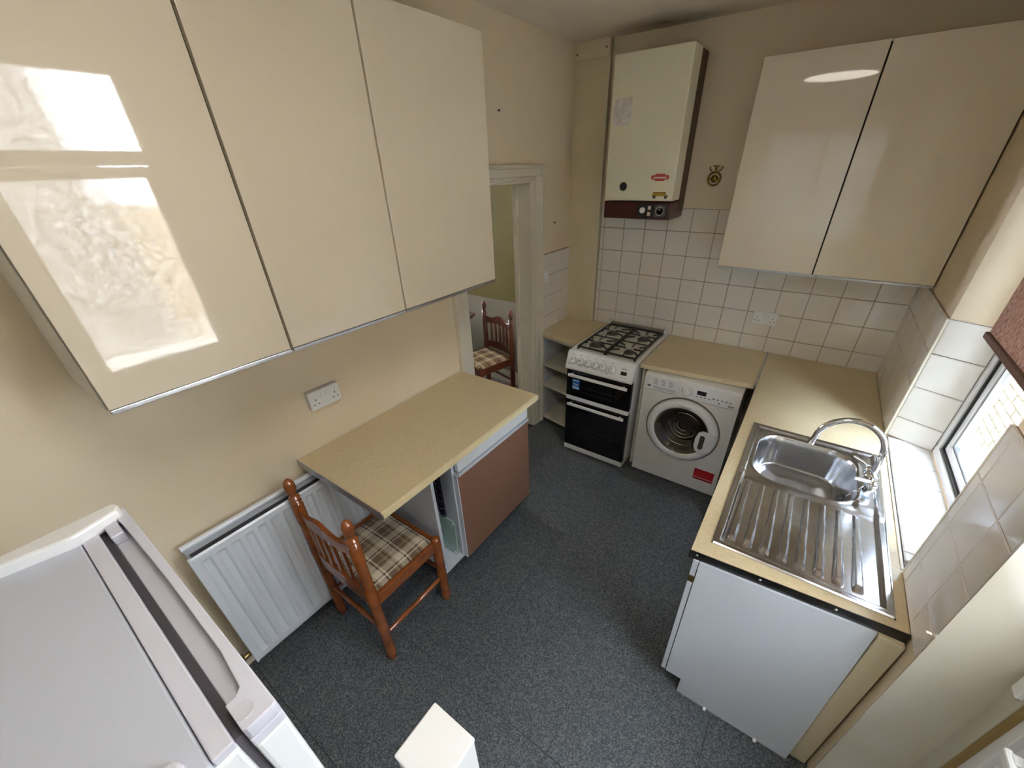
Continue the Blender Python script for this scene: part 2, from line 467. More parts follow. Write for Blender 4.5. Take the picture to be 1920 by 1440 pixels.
def ceiling_mat():
    M = CEIL.copy(); M.name = 'ceiling_paint_with_brown_patch'
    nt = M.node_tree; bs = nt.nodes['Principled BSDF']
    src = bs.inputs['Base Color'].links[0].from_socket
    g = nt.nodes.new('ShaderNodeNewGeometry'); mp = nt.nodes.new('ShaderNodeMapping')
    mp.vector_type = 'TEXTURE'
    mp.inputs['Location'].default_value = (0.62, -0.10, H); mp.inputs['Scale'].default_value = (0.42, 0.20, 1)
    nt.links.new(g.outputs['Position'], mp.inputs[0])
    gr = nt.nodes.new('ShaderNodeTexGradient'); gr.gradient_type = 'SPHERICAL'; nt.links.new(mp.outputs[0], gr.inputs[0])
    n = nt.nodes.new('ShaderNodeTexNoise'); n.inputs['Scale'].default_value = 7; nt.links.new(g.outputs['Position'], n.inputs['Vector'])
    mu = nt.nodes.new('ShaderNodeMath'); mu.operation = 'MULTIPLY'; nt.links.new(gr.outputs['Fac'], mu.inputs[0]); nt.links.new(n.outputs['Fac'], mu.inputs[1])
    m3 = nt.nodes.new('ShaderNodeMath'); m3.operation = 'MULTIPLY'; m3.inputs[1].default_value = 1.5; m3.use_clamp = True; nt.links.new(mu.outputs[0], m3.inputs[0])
    mx = nt.nodes.new('ShaderNodeMix'); mx.data_type = 'RGBA'; mx.inputs['B'].default_value = lin((110, 94, 64))  # blends brown into the ceiling colour above the boiler
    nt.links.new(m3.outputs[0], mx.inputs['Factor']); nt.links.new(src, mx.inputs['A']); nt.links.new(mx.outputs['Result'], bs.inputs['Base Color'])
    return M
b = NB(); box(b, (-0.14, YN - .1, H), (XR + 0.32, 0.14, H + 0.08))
struct('ceiling', b, ceiling_mat(), 'cream ceiling with a brown patch above the boiler')

D0, D1, DH = -1.305, -0.569, 1.915            # dining doorway in the left wall
b = NB()
box(b, (-0.14, YN, 0), (0, D0, H)); box(b, (-0.14, D1, 0), (0, 0.14, H)); box(b, (-0.14, D0, DH), (0, D1, H))
wall_left = struct('wall_left', b, WALL, 'cream textured wall behind the worktop, radiator and doorway')
b = NB(); box(b, (0, 0, 0), (XR + 0.32, 0.14, H))
wall_back = struct('wall_back', b, WALL, 'tan cream end wall behind boiler, cooker and washing machine')
b = NB(); NX0, NX1, NZ0, NZ1 = 0.65, 2.05, 0.95, 2.30
box(b, (-0.14, YN - 0.1, 0), (NX0, YN, H)); box(b, (NX1, YN - 0.1, 0), (XR + 0.32, YN, H))
box(b, (NX0, YN - 0.1, 0), (NX1, YN, NZ0)); box(b, (NX0, YN - 0.1, NZ1), (NX1, YN, H))
struct('wall_near', b, WALL)
b = NB()
for (a_, c_) in (((NX0, YN - .08, NZ0), (NX1, YN - .02, NZ0 + .05)), ((NX0, YN - .08, NZ1 - .05), (NX1, YN - .02, NZ1)), ((NX0, YN - .08, NZ0 + .05), (NX0 + .05, YN - .02, NZ1 - .05)), ((NX1 - .05, YN - .08, NZ0 + .05), (NX1, YN - .02, NZ1 - .05)), ((1.32, YN - .08, NZ0 + .05), (1.38, YN - .02, NZ1 - .05))):
    box(b, a_, c_, .003)
rb = bpy.data.materials.new('fill_window_blind_cloth'); rb.use_nodes = True
nt = rb.node_tree; nt.nodes.clear(); out = nt.nodes.new('ShaderNodeOutputMaterial')
d_ = nt.nodes.new('ShaderNodeBsdfDiffuse'); t_ = nt.nodes.new('ShaderNodeBsdfTranslucent'); x_ = nt.nodes.new('ShaderNodeMixShader')
d_.inputs[0].default_value = lin((236, 236, 234)); t_.inputs[0].default_value = lin((236, 236, 234)); x_.inputs[0].default_value = 0.20
nt.links.new(d_.outputs[0], x_.inputs[1]); nt.links.new(t_.outputs[0], x_.inputs[2]); nt.links.new(x_.outputs[0], out.inputs[0])
w2 = struct('fill_window', b, UPVC, 'white framed window added behind the camera for fill light')  # unseen window added to bring fill light onto the back wall
P('glass', w2, GLASS, (NX0 + .05, YN - .052, NZ0 + .05), (NX1 - .05, YN - .048, NZ1 - .05), 0)
P('fill_window_blind', w2, rb, (NX0 + .01, YN - .018, NZ0 + .01), (NX1 - .01, YN - .016, NZ1), 0)  # added blind that softens and dims the fill
W0, W1 = -0.785, -1.715                       # window opening
K0, K1, KH = -2.03, -2.86, 2.50               # outside door opening
WH = 2.32; XO = XR + 0.22
b = NB()
box(b, (XR, W0, 0), (XO, 0, H)); box(b, (XR, K0, 0), (XO, W1, H)); box(b, (XR, YN, 0), (XO, K1, H))
box(b, (XR, W1, 0), (XO, W0, ZR - 0.012)); box(b, (XR, W1, WH), (XO, W0, H)); box(b, (XR, K1, KH), (XO, K0, H))
prism(b, [(XR, W0), (2.33, -0.85), (XO, -0.85), (XO, W0)], ZR - 0.012, WH)
prism(b, [(XR, W1), (2.33, -1.65), (XO, -1.65), (XO, W1)], ZR - 0.012, WH)
wall_right = struct('wall_right', b, WALL, 'cream wall with the kitchen window and outside door')
P('door_reveal_lining', wall_right, CREAMG, (XR - .0105, K0 - 0.006, 0), (2.318, K0 + .0005, KH), 0)

# boxed-in pipe corner
t1 = struct('trim_1', box(NB(), (0, -0.042, 0.0), (0.25, 0, H), 0.002), mat('cream_boxing_paint', (222, 209, 180), 0.5, noise=(3, (206, 190, 156), 0.6)),
            'cream painted pipe boxing in the corner left of the boiler')
P('header_board', t1, WALL, (0.001, -0.05, 2.573), (0.249, -0.042, H), 0.002)
P('corner_bead', t1, TRIMP, (0.243, -0.046, 0.85), (0.254, -0.036, 2.57), 0.002)
for z, x in ((2.60, 0.02), (2.615, 0.225)):
    part('screw', lathe(NB(), [(0.006, 0), (0.005, 0.003)], Matrix.Translation((x, -0.05, z)) @ Matrix.Rotation(PI / 2, 4, 'X'), 10), DGREY, t1)

# ------------------------------------------------------------------ tiles, one object each
TCACHE = {}
def tile(parent, u0, u1, v0, v1, place):
    """a glazed tile u0..u1 by v0..v1; place(u, v) gives (location, rotation) of its back lower corner"""
    g = 0.0017
    wd, hd = round(u1 - u0 - 2 * g, 4), round(v1 - v0 - 2 * g, 4)
    if wd < 0.008 or hd < 0.008: return
    key = (wd, hd)
    if key not in TCACHE:
        bm = NB(); box(bm, (0, 0, 0), (wd, hd, 0.008))
        ed = [e for e in bm.edges if all(v.co.z > 0.004 for v in e.verts)]
        bmesh.ops.bevel(bm, geom=ed, offset=0.0022, segments=2, affect='EDGES')
        me = bpy.data.meshes.new('tile'); bm.to_mesh(me); bm.free(); me.materials.append(TILE)
        TCACHE[key] = me
    o = bpy.data.objects.new('tile', TCACHE[key])
    loc, rot = place(u0 + g, v0 + g)
    o.parent = parent; o.location = Vector(loc) - worldpos(parent)
    rx = rot.copy()
    rx.rotate(Matrix.Rotation(random.uniform(-.003, .003), 3, 'X')); rx.rotate(Matrix.Rotation(random.uniform(-.003, .003), 3, 'Z'))
    o.rotation_euler = rx.to_euler(); COL.objects.link(o)

ROWS = [0.845, 0.953, 1.110, 1.267, 1.424, 1.581, 1.722]
Q_back = Matrix(((1, 0, 0), (0, 0, -1), (0, 1, 0))).to_quaternion()      # u->x, v->z, normal -> -y
Q_right = Matrix(((0, 0, -1), (-1, 0, 0), (0, 1, 0))).to_quaternion()    # u->-y, v->z, normal -> -x
Q_left = Matrix(((0, 0, 1), (1, 0, 0), (0, 1, 0))).to_quaternion()       # u->y, v->z, normal -> +x
Q_up = Matrix(((0, -1, 0), (1, 0, 0), (0, 0, 1))).to_quaternion()        # u->y, v->-x, normal up
cols = [0.254] + [0.285 + T * i for i in range(13)]
cols = cols[:13] + [2.169]
P('grout', wall_back, GROUT, (0.25, -0.003, 0.845), (XR, 0.0, 1.722), 0)
for i in range(len(cols) - 1):
    for j in range(len(ROWS) - 1):
        tile(wall_back, cols[i], cols[i + 1], ROWS[j], ROWS[j + 1], lambda u, v: ((u, -0.002, v), Q_back))
P('grout', wall_left, GROUT, (0, -0.452, 0.845), (0.003, -0.042, 1.428), 0)
lc = [-0.452, -0.356, -0.199, -0.044]
for i in range(3):
    for j in range(4):
        tile(wall_left, lc[i], lc[i + 1], ROWS[j], ROWS[j + 1], lambda u, v: ((0.002, u, v), Q_left))
RR = [0.850, 0.953, 1.110, 1.267, 1.416]
P('grout', wall_right, GROUT, (XR - .003, W0, 0.85), (XR, 0, 1.416), 0)
rc = [0.006, 0.157, 0.314, 0.471, 0.628, 0.785]
for i in range(5):
    for j in range(4):
        tile(wall_right, rc[i], rc[i + 1], RR[j], RR[j + 1], lambda u, v: ((XR - .002, -u, v), Q_right))
P('grout', wall_right, GROUT, (XR - .003, -2.03, 0.85), (XR, W1, 1.416), 0)
nc = [1.717, 1.762, 1.919, 2.029]
for i in range(3):
    for j in range(4):
        tile(wall_right, nc[i], nc[i + 1], RR[j], RR[j + 1], lambda u, v: ((XR - .002, -u, v), Q_right))
# splayed window jamb and sill
d = Vector((2.33 - XR, -0.85 - W0, 0)); L = d.length; d.normalize()
nj = Vector((-d.y, d.x, 0)) * -1                                          # towards the opening (-y)
Q_j = Matrix((d, (0, 0, 1), d.cross(Vector((0, 0, 1))))).transposed().to_quaternion()
b = NB(); q0 = Vector((XR, W0, 0)); e0 = q0 + d * L
prism(b, [(q0.x, q0.y), (e0.x, e0.y), (e0.x, e0.y - .003), (q0.x, q0.y - .003)], ZR, 1.416)
part('grout', b, LGROUT, wall_right)
for j in range(4):
    def pl(u, v):
        p = q0 + d * u; return ((p.x, p.y - 0.002, v), Q_j)
    tile(wall_right, 0.0, L, RR[j], RR[j + 1], pl)
P('tile_edge_trim', wall_right, TRIMP, (XR - .011, W0 - .009, ZR), (XR - .001, W0 + .001, 1.416), 0.002)
P('tile_edge_trim', wall_right, TRIMP, (XR - .011, W1 - .001, ZR), (XR - .001, W1 + .007, 1.416), 0.002)
P('grout', wall_right, LGROUT, (XR, -1.70, ZR - .012), (2.33, -0.80, ZR - .004), 0)
sy = [-1.650, -1.606, -1.461, -1.318, -1.173, -1.026, -0.881, -0.812]
for i in range(len(sy) - 1):
    tile(wall_right, sy[i], sy[i + 1], 0, 0.155, lambda u, v: ((2.33 - v, u, ZR - .006), Q_up))

# ------------------------------------------------------------------ window
win = struct('window_1', box(NB(), (2.330, -0.85, ZR), (2.335, -0.849, ZR + .002)), UPVC, 'white plastic kitchen window above the sink')
def ring(name, parent, m, x0, x1, y0, y1, z0, z1, t, bev=0.003):
    b = NB()
    box(b, (x0, y0, z0), (x1, y1, z0 + t), bev); box(b, (x0, y0, z1 - t), (x1, y1, z1), bev)
    box(b, (x0, y0, z0 + t), (x1, y0 + t, z1 - t), bev); box(b, (x0, y1 - t, z0 + t), (x1, y1, z1 - t), bev)
    return part(name, b, m, parent)
ring('window_frame', win, UPVC, 2.330, 2.385, -1.65, -0.85, ZR, WH, 0.042)
ring('gasket', win, BLACK, 2.338, 2.375, -1.608, -0.892, ZR + .042, WH - .042, 0.012, 0)
sash = ring('sash', win, UPVC, 2.345, 2.380, -1.596, -0.904, ZR + .054, WH - .054, 0.034)
ring('glazing_bead', sash, ALU, 2.352, 2.372, -1.562, -0.938, ZR + .088, WH - .088, 0.008, 0.001)
P('glass', sash, GLASS, (2.360, -1.556, ZR + .094), (2.364, -0.944, WH - .094), 0)

bl = thing('roller_blind', 'pinkish brown woven roller blind half lowered over the kitchen window', 'blind', (2.27, -1.26, 1.395))
P('blind_fabric', bl, BLIND, (2.2695, -1.62, 1.40), (2.2705, -0.90, 2.27), 0)
P('hem_bar', bl, BARM, (2.258, -1.622, 1.392), (2.282, -0.898, 1.416), 0.004)
part('roller', cyl(NB(), (2.27, -1.63, 2.285), (2.27, -0.89, 2.285), 0.022), UPVC, bl)

# ------------------------------------------------------------------ outside door
dr = struct('door_2', box(NB(), (2.318, K0 - .003, 0.0), (2.322, K0 - .001, 0.01)), UPVC, 'white plastic outside door with obscured glass and a white lever handle')
FX0, FX1 = 2.318, 2.388
b = NB()
box(b, (FX0, K1, 0), (FX1, K1 + .055, KH), .003); box(b, (FX0, K0 - .055, 0), (FX1, K0 - .003, KH), .003)
box(b, (FX0, K1 + .055, KH - .05), (FX1, K0 - .055, KH), .003); box(b, (FX0, K1 + .055, 2.045), (FX1, K0 - .055, 2.115), .003)
part('door_frame', b, mat('cream_door_frame', (196, 192, 178), 0.35), dr)
P('transom_glass', dr, OBSC, (2.350, K1 + .055, 2.115), (2.356, K0 - .055, KH - .05), 0)
y0, y1 = K1 + .058, K0 - .058
b = NB()
box(b, (2.335, y0, .01), (2.385, y0 + .085, 2.042), .003); box(b, (2.335, y1 - .035, .01), (2.385, y1, 2.042), .003)
box(b, (2.335, y0 + .085, 1.985), (2.385, y1 - .035, 2.042), .003); box(b, (2.335, y0 + .085, .90), (2.385, y1 - .035, .985), .003)
box(b, (2.335, y0 + .085, .01), (2.385, y1 - .035, .16), .003)
leaf = part('door_leaf', b, UPVC, dr)
P('door_glass', leaf, OBSC, (2.357, y0 + .085, .985), (2.363, y1 - .035, 1.985), 0)
P('lower_panel', leaf, UPVC, (2.35, y0 + .085, .16), (2.37, y1 - .035, .90), 0.002)
b = NB()
box(b, (2.322, -2.222, .76), (2.335, -2.190, .95), .004); box(b, (2.290, -2.217, .868), (2.322, -2.193, .892), .004); box(b, (2.284, -2.325, .868), (2.300, -2.186, .892), .005)
part('door_handle', b, WHITEP, leaf)

P('seal', dr, mat('yellowed_seal', (150, 126, 76), .7), (2.322, K0 - .064, .01), (2.337, K0 - .0545, 2.045), .001)
P('lock_keeper', dr, WHITEP, (2.306, K0 - .050, .925), (2.319, K0 - .020, .975), .003)
# ------------------------------------------------------------------ yard beyond the window
b = NB(); box(b, (XO, -9, -0.3), (12, 6, -0.15))
struct('ground_1', b, YARD, 'pale concrete yard outside the window')
b = NB(); box(b, (3.35, -1.1, -0.15), (3.55, 2.4, 3.4))
yw = struct('wall_yard', b, MORTAR, 'yellow brick yard wall seen through the window')
bmx = NB(); box(bmx, (-.1, -.105, -.031), (.006, .105, .031), .004); me = bpy.data.meshes.new('brick'); bmx.to_mesh(me); bmx.free(); me.materials.append(BRICKM)
k = 0
for j in range(18):
    for i in range(16):
        y = -0.98 + i * .222 + (.111 if j % 2 else 0); z = -0.15 + j * .074
        o = bpy.data.objects.new('brick', me); o.parent = yw
        o.location = (3.35 + random.uniform(-.003, .003), y, z + .04); COL.objects.link(o)

b = NB(); box(b, (6.6, -9.0, -0.15), (7.0, -1.35, 4.8))
struct('wall_neighbour', b, mat('grey_render', (112, 112, 110), .9, noise=(3, (86, 86, 84), .8)), 'grey neighbouring wall across the yard')
b = NB(); box(b, (2.45, -4.9, -0.15), (4.6, -4.6, 4.6))
struct('sky_block_wall', b, BRICKM, 'unseen yellow brick wall added across the yard end to block sky light')  # unseen wall added to keep sky light off the window jamb
b = NB(); box(b, (XO, -3.2, H - .05), (XO + .30, 0.3, H + .05))
struct('sky_block_board', b, UPVC, 'unseen white board added above the window to block sky light')  # unseen overhang added to cut steep sky light at window and door
b = NB(); box(b, (6.6, -1.35, -0.15), (6.7, 4.0, 1.7))
struct('wall_garden', b, mat('weathered_fence', (164, 150, 128), .9, noise=(6, (130, 116, 96), .8)), 'low weathered garden boundary')

# ------------------------------------------------------------------ doorway into the dining room
d1 = struct('door_1', box(NB(), (-0.14, D1 - .018, 0), (0.0, D1, DH), .001), TRIMP, 'white painted doorway casing with moulded architrave')
P('lining', d1, TRIMP, (-0.14, D0, 0), (0.0, D0 + .018, DH), .001)
P('lining', d1, TRIMP, (-0.14, D0 + .018, DH - .018), (0.0, D1 - .018, DH), .001)
P('door_stop', d1, TRIMP, (-0.14, D1 - .030, 0), (-0.105, D1 - .018, DH - .018), .001)
P('door_stop', d1, TRIMP, (-0.14, D0 + .018, 0), (-0.105, D0 + .030, DH - .018), .001)
A0, A1, AZ = -1.390, -0.455, 1.996
def arch(y_in, y_out, z_in, z_out, x1):
    b = NB(); s = 1
    for (yi, yo) in ((D1 - .010 + y_in, D1 - .010 + y_out), (D0 + .010 - y_in, D0 + .010 - y_out)):
        box(b, (0, yi, 0), (x1, yo, DH + z_in), .003)
    box(b, (0, D0 + .010 - y_out, DH + z_in), (x1, D1 - .010 + y_out, DH + z_out), .003)
    return b
part('architrave', arch(0, .030, -.008, .018, .016), TRIMP, d1)
part('architrave', arch(.030, .094, .018, .062, .022), TRIMP, d1)
part('architrave', arch(.094, .122, .062, .082, .032), TRIMP, d1)

# dining room shell
b = NB(); box(b, (-3.5, -4.1, -0.06), (-0.021, 0.10, 0.0)); struct('floor_dining', b, DFLOOR)
b = NB(); box(b, (-3.4, -0.02, 0.88), (-0.14, 0.10, H)); wd = struct('wall_dining', b, OLIVE, 'olive green dining room wall seen through the doorway')
P('lower_wall', wd, DADO, (-3.4, -0.02, 0.0), (-0.14, 0.10, 0.88), 0)
P('skirting', wd, TRIMP, (-3.4, -0.035, 0.0), (-0.14, -0.02, 0.14), .004)
b = NB(); box(b, (-3.5, -4.0, 0), (-3.4, -.55, H)); box(b, (-3.5, -.10, 0), (-3.4, 0.1, H)); box(b, (-3.5, -.55, 0), (-3.4, -.10, 1.2)); box(b, (-3.5, -.55, 2.0), (-3.4, -.10, H))
struct('wall_dining_end', b, OLIVE)
b = NB(); box(b, (-3.5, -4.1, 0), (-0.14, -4.0, H)); struct('wall_dining_near', b, OLIVE)
b = NB(); box(b, (-3.5, -4.1, H), (-0.14, 0.14, H + .08)); struct('ceiling_dining', b, CEIL)

# ------------------------------------------------------------------ left wall cabinets
def wall_cab_left(y0, y1, label):
    t = thing('wall_cabinet', label, 'cabinet', (0.0, (y0 + y1) / 2, 1.491), 'cream gloss cabinets on the left wall')
    P('carcass', t, CARC, (0.001, y0 + .001, 1.495), (0.330, y1 - .001, 2.439), .001)
    P('shadow_gap', t, GAP, (0.330, y0 + .004, 1.50), (0.338, y1 - .004, 2.435), 0)
    dd = P('door', t, DOORC, (0.338, y0 + .004, 1.503), (0.356, y1 - .004, 2.439), .0012)
    b = NB(); box(b, (0.332, y0 + .004, 1.490), (0.358, y1 - .004, 1.502), .002)
    part('handle_trim', b, ALU, dd, label='silver finger-pull trim')
    return t
wall_cab_left(-2.971, -2.510, 'cream gloss wall cabinet nearest the fridge, its door mirroring a textured glass door')
wall_cab_left(-2.510, -2.034, 'cream gloss wall cabinet in the middle of the left row, mirroring the sink and tap')
wall_cab_left(-2.034, -1.444, 'plain cream gloss wall cabinet beside the dining room doorway')

# ------------------------------------------------------------------ right wall cabinet
t = thing('wall_cabinet', 'two-door cream gloss wall cabinet over the sink corner beside the boiler', 'cabinet', (1.678, 0, 1.432))
P('carcass', t, CARC, (1.185, -0.298, 1.436), (2.170, -0.009, 2.411), .001)
P('shadow_gap', t, GAP, (1.19, -0.302, 1.44), (2.166, -0.298, 2.405), 0)
for x0, x1 in ((1.183, 1.669), (1.669, 2.170)):
    dd = P('door', t, DOORC, (x0 + .0035, -0.320, 1.444), (x1 - .0035, -0.302, 2.411), .0012)
    P('handle_trim', dd, ALU, (x0 + .004, -0.322, 1.431), (x1 - .004, -0.298, 1.443), .002, label='silver finger-pull trim')

# ------------------------------------------------------------------ boiler
t = thing('boiler', 'cream wall-hung gas boiler with a dark brown control base', 'boiler', (0.62, 0, 1.677))
BX0, BX1, BY, BZ0, BZ1, BZ2 = 0.394, 0.842, -0.290, 1.677, 1.777, 2.523
P('back_casing', t, mat('dark_brown_casing', (78, 52, 34), 0.5), (BX0 + .004, -0.142, BZ0 + .03), (BX1 - .001, -0.009, BZ2 - .004), .004)
P('front_casing', t, BOIL, (BX0, BY, BZ1 + .006), (BX1, -0.140, BZ2), .006, label='cream front casing with a peeled patch')
cb = P('control_base', t, BOILB, (BX0 + .002, BY + .004, BZ0), (BX1 - .002, -0.010, BZ1), .006, label='dark brown control base')
P('control_panel', cb, BLACK, (0.6297, BY + .001, 1.6882), (0.8234, BY + .006, 1.7655), .002)
part('dial', lathe(NB(), [(0, .012), (.016, .012), (.018, 0)], Matrix.Translation((0.6647, BY + .001, 1.7294)) @ Matrix.Rotation(PI / 2, 4, 'X'), 20), WHITEP, cb, label='white thermostat dial')
for zz in (1.7449, 1.7088):
    P('switch', cb, mat('ivory_plastic', (226, 208, 196), .4), (0.6987, BY - .004, zz - .011), (0.7183, BY + .003, zz + .011), .002)
P('timer_face', cb, DGREY, (0.7410, BY - .003, 1.6934), (0.8131, BY + .003, 1.7634), .004, label='dark grey timer clock')
b = NB()
lathe(b, [(.026, 0), (.027, .004), (.022, .004), (.022, 0)], Matrix.Translation((0.7770, BY - .003, 1.7284)) @ Matrix.Rotation(PI / 2, 4, 'X'), 24)
box(b, (0.7636, BY - .006, 1.7336), (0.7781, BY - .004, 1.7367)); box(b, (0.7760, BY - .006, 1.7264), (0.7791, BY - .004, 1.7428))
part('timer_hand', b, mat('pale_timer_print', (170, 172, 160), .5), cb)
for px, pz in ((0.5194, 1.8624),):
    part('sight_plug', lathe(NB(), [(0, .009), (.021, .009), (.025, 0)], Matrix.Translation((px, BY, pz)) @ Matrix.Rotation(PI / 2, 4, 'X'), 24), BLACK, t, label='round black sight plug')
# red name badge (lozenge with a pale band)
b = NB(); cx, cz = 0.7502, 1.9118
pts = [(-.056, 0), (-.050, .011), (-.030, .012), (-.026, .019), (.026, .019), (.030, .012), (.050, .011), (.056, 0), (.050, -.011), (.030, -.012), (.026, -.019), (-.026, -.019), (-.030, -.012), (-.050, -.011)]
slab(b, [(cx + u, cz + v) for u, v in pts], 'y', BY - .003, BY)
bd = part('badge', b, mat('red_badge_enamel', (188, 74, 64), .35), t, label='red lozenge badge with a pale band')
P('badge_band', bd, PINKS, (cx - .040, BY - .004, cz - .006), (cx + .040, BY - .003, cz + .002), 0)
# gold wagon badge
b = NB(); cx, cz = 0.7636, 1.8170
box(b, (cx - .044, BY - .003, cz - .006), (cx + .036, BY, cz + .016), .001); box(b, (cx + .030, BY - .003, cz - .012), (cx + .050, BY, cz - .001), .001)
box(b, (cx - .050, BY - .003, cz - .010), (cx - .040, BY, cz + .002), .001)
gb = part('magnet', b, GOLDS, t, label='small gold wagon-shaped badge')
for dx in (-.034, .036):
    part('magnet_wheel', lathe(NB(), [(.009, 0), (.009, .004)], Matrix.Translation((cx + dx, BY, cz - .012)) @ Matrix.Rotation(PI / 2, 4, 'X'), 14), DGREY, gb)
P('magnet_stripe', gb, mat('dark_olive_print', (92, 78, 34), .5), (cx - .042, BY - .0036, cz + .010), (cx + .034, BY - .003, cz + .014), 0)
b = NB()
pts = [(-.062, -.062), (-.064, .03), (-.05, .058), (-.02, .066), (.02, .064), (.05, .072), (.056, .05), (.048, .02), (.058, 0), (.054, -.05), (.03, -.070), (-.01, -.074), (-.04, -.066)]
slab(b, [(0.4720 + u, 2.2540 + v) for u, v in pts], 'y', BY - .0012, BY)
part('peeled_patch', b, PATCH, t, label='off-white rough peeled patch')
for zz in (2.2787, 1.9283):
    P('clip', t, BLACK, (BX0 - .020, -0.12, zz - .014), (BX0 + .004, -0.08, zz + .014), .002)

# brass wall ornament
b = NB()
Mx = Matrix.Translation((1.0, -0.001, 1.893)) @ Matrix.Rotation(PI / 2, 4, 'X')
ringpts = [(1.0 + .036 * math.cos(a), -0.008, 1.893 + .036 * math.sin(a)) for a in [2 * PI * i / 28 for i in range(28)]]
tube(b, ringpts, .006, 8, closed=True)
lathe(b, [(.022, 0), (.020, .010), (.010, .016), (0, .018)], Mx, 20)
box(b, (.994, -.012, 1.925), (1.006, -.001, 1.965), .002); box(b, (.982, -.012, 1.958), (1.018, -.001, 1.966), .002)
for s in (-1, 1): tube(b, [(1.0 + s * .020, -.008, 1.935), (1.0 + s * .034, -.008, 1.945), (1.0 + s * .036, -.008, 1.960)], .004, 6)
box(b, (.965, -.010, 1.889), (1.035, -.001, 1.897), .001)
o = part('brass_ornament', b, BRASS, None, origin=(1.0, 0, 1.893)); o['label'] = 'small round brass ornament hung on the wall right of the boiler'; o['category'] = 'ornament'

# nails left in the wall
for (y, z, lb) in ((-0.903, 2.255, 'small dark nail in the wall above the dining room doorway'), (-0.281, 1.630, 'small dark nail in the wall above the corner tiles')):
    b = NB(); cyl(b, (0, y, z), (0.012, y, z), .003, 8); cyl(b, (0.012, y, z), (0.014, y, z), .006, 10)
    o = part('nail', b, GAP, None, origin=(0, y, z)); o['label'] = lb; o['category'] = 'nail'

# ------------------------------------------------------------------ sockets
def socket(label, place, double=True, depth=.035, wdt=.146):
    """place(u, v, w): u along plate, v up, w out of the wall, plate centre at 0"""
    c = place(0, 0, 0)
    t = thing('wall_socket', label, 'socket', c)
    def bx(name, m, u0, v0, w0, u1, v1, w1, bev, par=t):
        return P(name, par, m, place(u0, v0, w0), place(u1, v1, w1), bev)
    if depth > .012: bx('pattress', mat('grey_white_plastic', (206, 204, 206), .4), -wdt / 2 + .001, -.042, 0, wdt / 2 - .001, .042, depth - .008, .003)
    pt = bx('face_plate', WHITEP, -wdt / 2, -.043, max(0, depth - .009), wdt / 2, .043, depth, .003)
    for s in ((-1, 1) if double else (0,)):
        cu = s * .046
        for (u, v, a, h) in ((0, .004, .004, .008), (-.011, -.018, .007, .004), (.011, -.018, .007, .004)):
            bx('pin_hole', BLACK, cu + u - a / 2, v - h / 2, depth - .001, cu + u + a / 2, v + h / 2, depth + .0006, 0, pt)
        if double: bx('rocker_switch', WHITE, s * .011 - .007, .006, depth - .001, s * .011 + .007, .030, depth + .004, .002, pt)
    return t
socket('white double socket on a raised box on the left wall above the worktop', lambda u, v, w_: (w_, -2.305 + u, 1.128 + v))
socket('white double socket on the tiled wall behind the washing machine worktop', lambda u, v, w_: (1.497 + u, -.010 - w_, 1.079 + v), depth=.010)
socket('small white socket on the tiles between doorway and pipe boxing', lambda u, v, w_: (.010 + w_, -0.425 + u, 1.264 + v), double=False, depth=.010, wdt=.086)

# ------------------------------------------------------------------ worktops
def worktop(name, label, pts, z, th, loc, front=None):
    t = thing(name, label, 'worktop', loc)
    b = NB(); prism(b, pts, z - th, z, .004)
    part('worktop_board', b, WORK, t)
    return t
# left
t = thing('worktop', 'beige speckled worktop along the left wall under the cream cabinets', 'worktop', (0.3, -1.96, 0.855))
b = NB(); slab(b, [(0.002, .855), (.588, .855), (.597, .863), (.597, .879), (.588, ZL), (.002, ZL)], 'y', -2.499, -1.421, 0)
part('worktop_board', b, WORK, t)
P('front_edge', t, WORKE, (.5955, -2.498, .858), (.599, -1.4215, .881), .0012, label='pale cream front edge')
b = NB(); slab(b, [(0.002, .852), (.590, .852), (.599, .860), (.599, .882), (.590, ZL + .001), (.002, ZL + .001)], 'y', -2.502, -2.499, 0)
part('end_strip', b, ALU, t, label='silver metal end strip')
P('sealant', t, TRIMP, (0.001, -2.50, ZL - .001), (.006, -1.421, ZL + .005), .001)
# small corner worktop
t = thing('worktop', 'small beige worktop in the corner left of the cooker', 'worktop', (0.18, -0.25, 0.82))
b = NB(); prism(b, [(0.009, -.480), (.382, -.548), (.382, -.010), (.256, -.010), (.256, -.048), (.009, -.048)], ZR - .032, ZR, .004)
part('worktop_board', b, WORK, t)
# middle worktop
t = thing('worktop', 'beige worktop over the washing machine between cooker and sink run', 'worktop', (1.24, -0.3, 0.815))
b = NB(); prism(b, [(.902, -.640), (1.576, -.572), (1.576, -.010), (.902, -.010)], ZR - .032, ZR, .004)
part('worktop_board', b, WORK, t)
b = NB(); prism(b, [(1.573, -.588), (1.5835, -.588), (1.5785, -.012), (1.567, -.012)], ZR - .02, ZR + .003, .001)
part('joint_strip', b, ALU, t, label='silver metal joint strip')
P('support_panel', t, CARC, (.915, -.600, 0.0), (.933, -.012, ZR - .032), .001)
